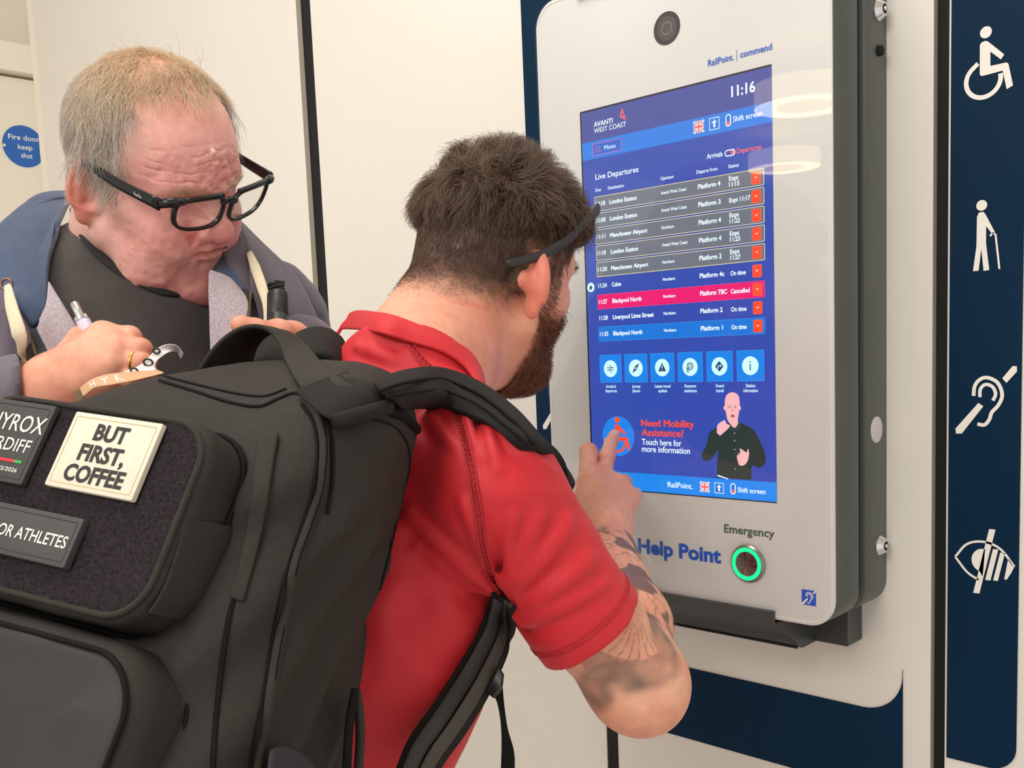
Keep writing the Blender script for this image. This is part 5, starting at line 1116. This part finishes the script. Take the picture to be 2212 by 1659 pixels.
def packF(p):
    q = BP.L(p); d = main_q(q)
    d = smax(d, ((p-(TY.t-fw_y*.080))@fw_y.astype(np.float32)).astype(np.float32), .02)
    # rounded side pouch beside the upper pocket
    d = smin(d, ell(q, (.095, .040, -.115), (.040, .085, .048)), .016)
    d = d-(.0020*fbm(q, .06, 3, 110)).astype(np.float32)
    # long vertical slumps in the side
    sd = sstep(q[:, 0], .05, .10)*(1-sstep(q[:, 1], .0, .06)); d = d-(sd*.0040*np.sin((q[:, 2]*1.0+q[:, 1]*.55+.006*vnoise(q, .05, 111))*2*np.pi/.052)).astype(np.float32)
    return d
def pocketF(p):
    q = BP.L(p); d = slab(q, (-.032, -.034), .113, .0735, .036, -.068, 0., .011); return d-(.0012*fbm(q, .05, 2, 113)).astype(np.float32)
def lowerF(p):
    q = BP.L(p); d = slab(q, (-.030, -.275), .136, .161, .048, -.095, .004, .020)-(.012*sstep(-rr2(q[:, 0]+.03, q[:, 1]+.275, .136, .161, .048), .010, .07)*(q[:, 2] > -.03)).astype(np.float32); return d-(.0010*fbm(q, .06, 2, 114)).astype(np.float32)
def weave(name, rgb, scale, rough=.8, strength=.5, noise=.10, ns=160, ang=.6, mott=.0):
    """cloth with a fine diagonal rib"""
    M = mat(name, rgb, rough, noise=noise, nscale=ns, spec=.28); nt = M.node_tree; b = nt.nodes['Principled BSDF']
    tc = nt.nodes.new('ShaderNodeTexCoord'); mp = nt.nodes.new('ShaderNodeMapping'); mp.inputs['Rotation'].default_value = (ang, .5, .4); mp.inputs['Scale'].default_value = (1, 3.5, 1); wv = nt.nodes.new('ShaderNodeTexNoise'); wv.inputs['Scale'].default_value = scale*3; wv.inputs['Detail'].default_value = 2
    bp = nt.nodes.new('ShaderNodeBump'); bp.inputs['Strength'].default_value = strength; bp.inputs['Distance'].default_value = .0006
    nt.links.new(tc.outputs['Object'], mp.inputs['Vector']); nt.links.new(mp.outputs[0], wv.inputs['Vector']); nt.links.new(wv.outputs['Fac'], bp.inputs['Height']); nt.links.new(bp.outputs[0], b.inputs['Normal']); return M
pack_m = weave('black_twill', (46, 42, 38), 130, .7, .6)
loop_m = mat('velvet_loop_panel', (46, 40, 43), .95, noise=.45, nscale=420, bump=.8, bscale=900, spec=.1)
leath_m = mat('black_leatherette', (50, 47, 47), .5, noise=.06, nscale=40, bump=.12, bscale=900, spec=.25)
rib_m = weave('ribbed_webbing', (51, 48, 42), 200, .8, .5, ang=1.2); strap_m = weave('strap_cloth', (34, 32, 31), 150, .85, .25); bind_m = mat('black_binding', (20, 19, 19), .75, spec=.15, noise=.1, nscale=300, bump=.3, bscale=900)
bk = empty('backpack', 'large black backpack with sewn patches on the back of the bearded man', 'backpack', BP.W([0, -.40, -.10]))
lo, hi = box_around([BP.W([x, y, z]) for x in (-.22, .18) for y in (-.52, .26) for z in (-.25, .0)], .02); t_ = nets(packF, lo, hi, .0040); nmesh('main_compartment', [t_], pack_m, bk)
lo, hi = box_around([BP.W([x, y, z]) for x in (-.15, .085) for y in (-.11, .04) for z in (-.07, .0)], .015); t_ = nets(pocketF, lo, hi, .0022); pk_ = nmesh('upper_pocket', [t_], [pack_m, loop_m], bk)
fc = BP.L(t_[0])[t_[1]].mean(1); ins_ = (fc[:, 2] > -.006) & (rr2(fc[:, 0]+.032, fc[:, 1]+.034, .113, .0735, .036) < -.0075); pk_.data.polygons.foreach_set('material_index', ins_.astype(np.int32))
lo, hi = box_around([BP.W([x, y, z]) for x in (-.17, .11) for y in (-.44, -.11) for z in (-.095, .02)], .015); t_ = nets(lowerF, lo, hi, .0035); lp_ = nmesh('lower_pocket', [t_], [pack_m, leath_m], bk)
fc = BP.L(t_[0])[t_[1]].mean(1); ins_ = (fc[:, 2] > -.012) & (rr2(fc[:, 0]+.03, fc[:, 1]+.275, .136, .161, .048) < -.010); lp_.data.polygons.foreach_set('material_index', ins_.astype(np.int32))
def bq(a, b_, n_): return BP.W([a, b_, n_])
def pk_ring(c, hx, hy, r, n_, wd, M, name, par, th=.5):
    b = MB(); q = rrect(c[0]-hx, c[1]-hy, c[0]+hx, c[1]+hy, r, 12); b.tube([bq(x, y, n_) for x, y in q], wd, 8, closed=True); return b.obj(name, M, par, smooth=True)
pk_ring((-.032, -.034), .1075, .068, .031, -.0015, .0024, rib_m, 'piping', pk_); pk_ring((-.032, -.034), .1145, .0750, .037, -.040, .0022, bind_m, 'zip', pk_); pk_ring((-.032, -.034), .1150, .0755, .037, -.050, .0028, rib_m, 'zip_tape', pk_)
pk_ring((-.030, -.275), .127, .152, .041, .0022, .0020, bind_m, 'piping', lp_); pk_ring((-.030, -.275), .1370, .162, .048, -.042, .0022, bind_m, 'zip', lp_); pk_ring((-.030, -.275), .1372, .1622, .048, -.050, .0026, rib_m, 'zip_tape', lp_)
def allpack(p): return np.minimum(np.minimum(packF(p), pocketF(p)), lowerF(p))
def on_pack(pts, m=8, f=None): return np.array([hit(f or packF, x, y, .4) for x, y in spline(np.array(pts, float), m)])
def piping(name, pts, r, M, par=bk, m=8, lift=0., seg=6):
    q = on_pack(pts, m); q = q-CAM_R[2]*lift; ok = np.linalg.norm(q-BP.t, axis=1) < .6; b = MB(); b.tube(q[ok], r, seg); return b.obj(name, M, par, smooth=True)
piping('seam_piping', [(345, 822), (420, 845), (500, 870), (560, 878), (600, 862), (640, 850), (680, 868), (708, 915), (718, 975), (716, 1050), (706, 1110)], .0016, bind_m)
piping('seam_piping', [(352, 812), (430, 832), (510, 850), (570, 856), (618, 840)], .0012, bind_m)
piping('side_zip', [(651, 872), (676, 912), (686, 975), (676, 1062), (654, 1130), (626, 1210), (600, 1320), (582, 1420), (566, 1520), (546, 1620), (538, 1690)], .0010, bind_m, lift=.001); piping('side_zip', [(664, 862), (690, 905), (700, 970), (690, 1060), (668, 1130), (640, 1210), (615, 1320), (596, 1420), (580, 1520), (560, 1620), (552, 1690)], .0042, rib_m); piping('side_zip', [(672, 862), (697, 905), (707, 970), (698, 1060), (676, 1130), (648, 1210), (622, 1320), (603, 1420), (588, 1520), (568, 1620), (560, 1690)], .0012, bind_m, lift=.004)
piping('seam_piping', [(560, 1000), (548, 1080), (542, 1160), (522, 1250), (496, 1330), (482, 1420), (470, 1520), (462, 1620), (458, 1690)], .0020, bind_m)
CSA, CSB = [(562, 938), (552, 1000), (544, 1080), (532, 1160), (518, 1220), (498, 1290)], [(606, 936), (594, 1000), (582, 1080), (566, 1160), (550, 1225), (528, 1300)]
loft('compression_strap', [on_pack(L_, 4)-CAM_R[2]*.003 for L_ in (CSA, [((a[0]+c[0])/2, (a[1]+c[1])/2) for a, c in zip(CSA, CSB)], CSB)], rib_m, .004, bk, n=30, m=3, raw=True)
piping('edge_binding', [(838, 888), (878, 905), (905, 940), (912, 1000), (898, 1080), (872, 1180), (845, 1280), (822, 1380), (806, 1480), (792, 1580), (785, 1690)], .0045, bind_m)
piping('seam_piping', [(800, 905), (850, 920), (880, 960), (884, 1020), (868, 1100), (840, 1200), (815, 1300), (795, 1400)], .0010, bind_m)
# reinforced corner panel of the upper pocket
loft('corner_panel', [[(402, 1118, .644), (470, 1130, .664), (522, 1142, .686)], [(378, 1200, .636), (450, 1215, .660), (508, 1220, .684)], [(350, 1275, .628), (420, 1290, .652), (488, 1285, .684)], [(318, 1325, .622), (380, 1340, .648), (450, 1340, .684)]], pack_m, .002, pk_, n=18)
# patches -------------------------------------------------------------------
def Bmp(u, v, d): return BP.W([u, v, .0015+d])
def patch(x0, z0, x1, z1, th, rgb, edge, name, label, rows, ink):
    b = MB(); b.prism(rrect(x0, z0, x1, z1, .0015, 3), lambda u, v, d: Bmp(u, v, d), th, 0., 0, bev=.0008)
    pm_ = b.obj(name, mat(name+'_face_'+str(rgb[0]), rgb, .6, noise=.04, nscale=120, bump=.1, bscale=700), pk_, deg=30, label=label)
    b = MB(); k = .0035; q = rrect(x0+k, z0+k, x1-k, z1-k, .001, 3); b.tube([Bmp(u, v, th) for u, v in q], .00035, 5, closed=True); b.obj('stitching', mat('patch_stitch_'+str(edge[0]), edge, .7), pk_, smooth=True)
    b = MB()
    for r in rows: b.text(r[0], lambda u, v, d: Bmp(u, v, th+.00035), 0, r[1], r[2], r[3], r[4], 0, r[5], 1.)
    b.obj('patch_lettering', ink, pk_)
ink_b = mat('patch_ink', (40, 38, 38), .6); ink_w = mat('patch_white', (232, 226, 216), .6)
patch(-.0405, -.0275, .0395, .0285, .0042, (228, 217, 197), (206, 188, 150), 'patch', 'cream patch reading but first, coffee', [('BUT', -.0150, .0150, .0098, .0112, .035), ('FIRST,', -.0215, .0205, -.0058, .0112, .035), ('COFFEE', -.0270, .0270, -.0212, .0112, .035)], ink_b)
patch(-.146, -.0310, -.0610, .0300, .0042, (58, 57, 57), (44, 42, 42), 'patch', 'dark rubber patch with a red and green stripe', [('HYROX', -.1170, -.0625, .0070, .0125, .006), ('CARDIFF', -.1200, -.0675, -.0080, .0095, .004), ('2025/2026', -.0950, -.0700, -.0230, .0030, .012)], ink_w)
for x0, x1, c in ((-.125, -.0765, (214, 40, 50)), (-.0765, -.0690, (40, 170, 84))): b = MB(); b.flat(rect(x0, -.0162, x1, -.0140), Bmp, .0046, 0); b.obj('patch_stripe', mat('stripe_%d' % c[0], c, .6), pk_)
patch(-.146, -.0800, .0085, -.0455, .0055, (64, 64, 65), (46, 46, 48), 'patch', 'long dark rubber patch reading for athletes', [('FOR ATHLETES', -.0660, .0030, -.0675, .0080, .012)], ink_w)
b = MB(); b.text('ETES', lambda u, v, d: BP.W([u, v, .0172]), 0, -.008, .022, -.205, .0060, 0, .01); b.obj('embossed_lettering', mat('emboss', (50, 47, 46), .45), lp_)
# haul handle ---------------------------------------------------------------
def strapl(name, e1, e2, M, th, par=bk, n=40, m=5, fold=0.): return loft(name, [e1, [(a[0]*.5+c[0]*.5, a[1]*.5+c[1]*.5, (a[2]+c[2])*.5-.001) for a, c in zip(e1, e2)], e2], M, th, par, n=n, m=m, fold=fold)
def top_(L, k0, lift):
    """from the k0-th point on, lie on the pack"""
    out = []
    for i, (x, y, d) in enumerate(L):
        if i >= k0:
            q = hit(packF, x, y, .4, 1.1); ok = packF(q[None].astype(np.float32))[0] < .002; d = float((q-CAM_C)@CAM_R[2])-lift if ok else d
        out.append((x, y, d))
    return out
strapl('haul_handle', top_([(424, 806, .845), (452, 762, .842), (490, 724, .842), (530, 705, .845), (572, 708, .848), (602, 738, .842), (618, 785, .828), (650, 838, .812), (720, 905, .790)], 6, .010), top_([(545, 800, .905), (548, 768, .905), (562, 738, .905), (590, 716, .905), (628, 720, .900), (664, 750, .888), (705, 795, .865), (762, 835, .842), (838, 872, .808)], 6, .010), rib_m, .0045)
piping('seam_piping', [(665, 820), (712, 862), (760, 880), (815, 868)], .0010, bind_m)
loft('handle_tab', [top_([(636, 846, .8), (690, 893, .8), (724, 912, .8)], 0, .013), top_([(690, 822, .8), (740, 866, .8), (778, 897, .8)], 0, .014), top_([(752, 802, .8), (795, 842, .8), (840, 878, .8)], 0, .013)], strap_m, .003, bk, n=16)
b = MB(); b.tube([P(*t) for t in top_([(722, 910, .78), (760, 901, .78), (800, 890, .79), (838, 879, .79)], 0, .014)], .0060, 12); b.obj('webbing_fold', strap_m, bk, smooth=True)
loft('back_panel', [[(438, 812, .935), (462, 778, .94), (510, 745, .945), (570, 733, .95), (630, 742, .955), (690, 770, .955)], [(440, 830, .915), (470, 800, .92), (520, 772, .925), (575, 760, .928), (630, 765, .93), (690, 790, .93)], [(440, 850, .90), (475, 835, .90), (520, 820, .90), (575, 810, .90), (630, 810, .90), (690, 825, .90)]], strap_m, .012, bk, n=26)
# shoulder straps ------------------------------------------------------------
def on_sh(x, y, lift, d):
    f = lambda p: np.minimum(shirtY(p), packF(p))-lift; q = hit(f, x, y, .5, 1.1); return q if f(q[None].astype(np.float32))[0] < .003 else P(x, y, d)
SR = [[(806, 828, .88), (870, 804, .89), (950, 797, .89), (1035, 828, .88), (1115, 887, .87), (1165, 945, .87), (1206, 978, .885), (1226, 1012, .93)], [(820, 842, .845), (882, 822, .856), (955, 816, .850), (1035, 848, .840), (1105, 903, .836), (1155, 957, .848), (1202, 984, .872), (1224, 1018, .93)], [(835, 855, .830), (892, 843, .835), (960, 840, .832), (1030, 869, .826), (1090, 914, .826), (1140, 958, .838), (1196, 990, .868), (1220, 1026, .93)], [(850, 868, .825), (902, 862, .830), (964, 864, .830), (1022, 888, .828), (1075, 918, .830), (1128, 960, .842), (1190, 995, .874), (1216, 1034, .93)], [(862, 880, .835), (910, 878, .840), (968, 884, .842), (1014, 900, .842), (1062, 922, .846), (1118, 962, .858), (1182, 998, .885), (1210, 1040, .93)]]
loft('shoulder_strap', [[on_sh(x, y, l_, d) if i < 6 else P(x, y, .882+.022*(i == 7)) for i, (x, y, d) in enumerate(L_+[(L_[-1][0]+12, L_[-1][1]+34, .96)])] for L_, l_ in zip(SR, (.006, .011, .013, .010, .004))], strap_m, .007, bk, n=40, m=4, raw=True)
def strip_tube(name, pts, r, M, par=bk, f=None): b = MB(); b.tube(spline([f(t[0], t[1]) if f else P(*t) for t in pts], 8), r, 8); return b.obj(name, M, par, smooth=True)
strip_tube('strap_piping', [tuple([x, y+3, 0]) for x, y, _ in SR[1][:6]], .0016, bind_m, f=lambda x, y: on_sh(x, y, .017, .85)); strip_tube('strap_piping', [tuple([x, y+4, 0]) for x, y, _ in SR[2][:6]], .0013, bind_m, f=lambda x, y: on_sh(x, y, .019, .85))
loft('shoulder_strap', [[(625, 745, .985), (650, 722, .985), (690, 712, .985), (728, 728, .990), (745, 760, 1.0)], [(632, 765, .955), (660, 742, .955), (700, 738, .955), (732, 760, .962), (742, 795, .975)], [(640, 790, .930), (670, 775, .925), (704, 775, .925), (728, 800, .935), (735, 830, .95)]], strap_m, .010, bk, n=24, m=5)
strip_tube('strap_piping', [(640, 772, .945), (664, 748, .945), (700, 744, .944), (730, 762, .952)], .0016, bind_m)
SE1 = [(1062, 1278, .945), (1050, 1320, .925), (1036, 1360, .905), (985, 1445, .878), (925, 1535, .852), (880, 1600, .835), (848, 1680, .82)]
SE2 = [(1112, 1310, .955), (1112, 1345, .940), (1098, 1400, .925), (1062, 1485, .900), (1006, 1580, .872), (962, 1640, .855), (925, 1700, .845)]
def lerp2(t): return [(a[0]+(c[0]-a[0])*t, a[1]+(c[1]-a[1])*t, a[2]+(c[2]-a[2])*t) for a, c in zip(SE1, SE2)]
def nr(L, dz):
    """keep the strap outside the shirt"""
    out = []
    for x, y, d in L:
        q = hit(shirtY, x, y, .5, 1.3); dd = float((q-CAM_C)@CAM_R[2]); ok = shirtY(q[None].astype(np.float32))[0] < .002; out.append((x, y, min(d, dd-.004 if ok else d)-dz))
    return out
loft('lower_strap', [nr(lerp2(0), .0), nr(lerp2(.35), .010), nr(lerp2(.7), .012), nr(lerp2(1.), .004)], strap_m, .006, bk, n=36)
b = MB(); L1, L2 = [spline([P(*t) for t in nr(lerp2(u), .0185)], 22) for u in (.16, .50)]
for i in range(6, len(L1)): b.tube([L1[i], (L1[i]+L2[i])/2-CAM_R[2]*.0015, L2[i]], .00115, 5)
b.obj('ridged_webbing', mat('webbing_ridge', (62, 58, 56), .8, noise=.1, nscale=300), bk, smooth=True).data['kind'] = 'pattern'
loft('flat_webbing', [nr(lerp2(.56), .020), nr(lerp2(.72), .021), nr(lerp2(.86), .018)], mat('webbing_flat', (72, 67, 60), .8, noise=.12, nscale=260, bump=.4, bscale=700), .003, bk, n=34)
loft('loose_webbing', [[(1062, 1490, .885), (1074, 1520, .880), (1082, 1560, .875), (1083, 1610, .875), (1080, 1700, .875)], [(1085, 1455, .892), (1088, 1515, .886), (1096, 1570, .880), (1112, 1630, .878), (1110, 1700, .878)]], bind_m, .002, bk, n=26, m=3)
loft('ladder_buckle', [[(1050, 1492, .880), (1068, 1510, .875)], [(1066, 1465, .880), (1084, 1485, .875)], [(1078, 1440, .884), (1088, 1455, .880)]], mat('buckle_plastic', (24, 23, 24), .35), .007, bk, n=8)
# elastic cord and stretch pocket low on the side
loft('stretch_pocket', [[(585, 1620, .640), (605, 1612, .655), (640, 1622, .672), (668, 1645, .690), (690, 1690, .705)], [(580, 1660, .630), (605, 1655, .645), (640, 1662, .662), (672, 1690, .685), (690, 1740, .700)], [(578, 1740, .625), (605, 1740, .64), (640, 1745, .655), (672, 1760, .68), (690, 1790, .695)]], mat('stretch_cloth', (44, 43, 50), .8, bump=.4, bscale=900), .004, bk, n=20)
strip_tube('cord_loop', [(768, 1490, .735), (758, 1540, .725), (752, 1600, .715), (748, 1690, .71)], .0035, bind_m); strip_tube('cord_loop', [(768, 1490, .735), (776, 1540, .735), (778, 1600, .73), (772, 1690, .725)], .0035, rib_m)
# ribbons tied to the handle, lying on the pack -----------------------------------
tan_m = mat('tan_ribbon', (206, 160, 122), .55, noise=.03, nscale=200); wht_m = mat('white_ribbon', (222, 214, 214), .5, noise=.03, nscale=200)
tr_ = empty('wristband', 'tan event ribbon with white lettering curled on the backpack in front of the hand', 'ribbon', P(250, 825, .83))
T1 = [(172, 838, .835), (196, 820, .826), (232, 808, .822), (280, 803, .826), (340, 799, .835)]; T2 = [(180, 858, .822), (206, 838, .812), (240, 832, .808), (292, 822, .812), (356, 806, .825)]
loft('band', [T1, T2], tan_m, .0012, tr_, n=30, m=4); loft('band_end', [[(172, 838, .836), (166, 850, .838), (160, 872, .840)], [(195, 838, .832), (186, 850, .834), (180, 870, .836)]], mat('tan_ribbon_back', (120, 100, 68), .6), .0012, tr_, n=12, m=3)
s1_, s2_ = spline([P(*t) for t in T1], 12), spline([P(*t) for t in T2], 12)
def strip_mp(u, v, d):
    k = u*(len(s1_)-1); i = int(min(max(k, 0), len(s1_)-2)); f_ = k-i; a = s1_[i]*(1-f_)+s1_[i+1]*f_; b_ = s2_[i]*(1-f_)+s2_[i+1]*f_; return b_+(a-b_)*v-CAM_R[2]*.0011
b = MB()
for ch, u0, u1 in (('H', .20, .29), ('Y', .39, .50), ('R', .58, .67), ('O', .76, .86)): b.text(ch, strip_mp, 0, u0, u1, .22, .56, 0, .01)
b.obj('ribbon_lettering', ink_w, tr_)
wr_ = empty('wristband', 'white event ribbon with black circles looped on the backpack beside the pen hand', 'ribbon', P(350, 780, .85))
loft('band', [[(265, 803, .836), (300, 790, .838), (322, 770, .842), (340, 752, .846), (362, 743, .850), (384, 747, .856), (397, 766, .862)], [(345, 800, .834), (336, 796, .836), (338, 782, .838), (350, 770, .842), (368, 760, .850), (382, 762, .866), (392, 776, .878)]], wht_m, .0012, wr_, n=30, m=4)
loft('band_end', [[(265, 804, .834), (300, 797, .832), (352, 803, .832)], [(272, 812, .830), (305, 806, .828), (352, 806, .830)]], wht_m, .0012, wr_, n=14, m=3)
b = MB()
for x, y, r_, d in ((320, 783, .0038, .8385), (338, 758, .0028, .8435), (290, 801, .0028, .829)):
    c = P(x, y, d-.0015); e1, e2 = CV(1, 0, 0)*r_, CV(.2, .9, 0)*r_*.85; b.tube([c+e1*math.cos(a)+e2*math.sin(a) for a in np.linspace(0, 2*math.pi, 22)[:-1]], .0009, 6, closed=True)
b.obj('ribbon_circles', ink_b, wr_, smooth=True)
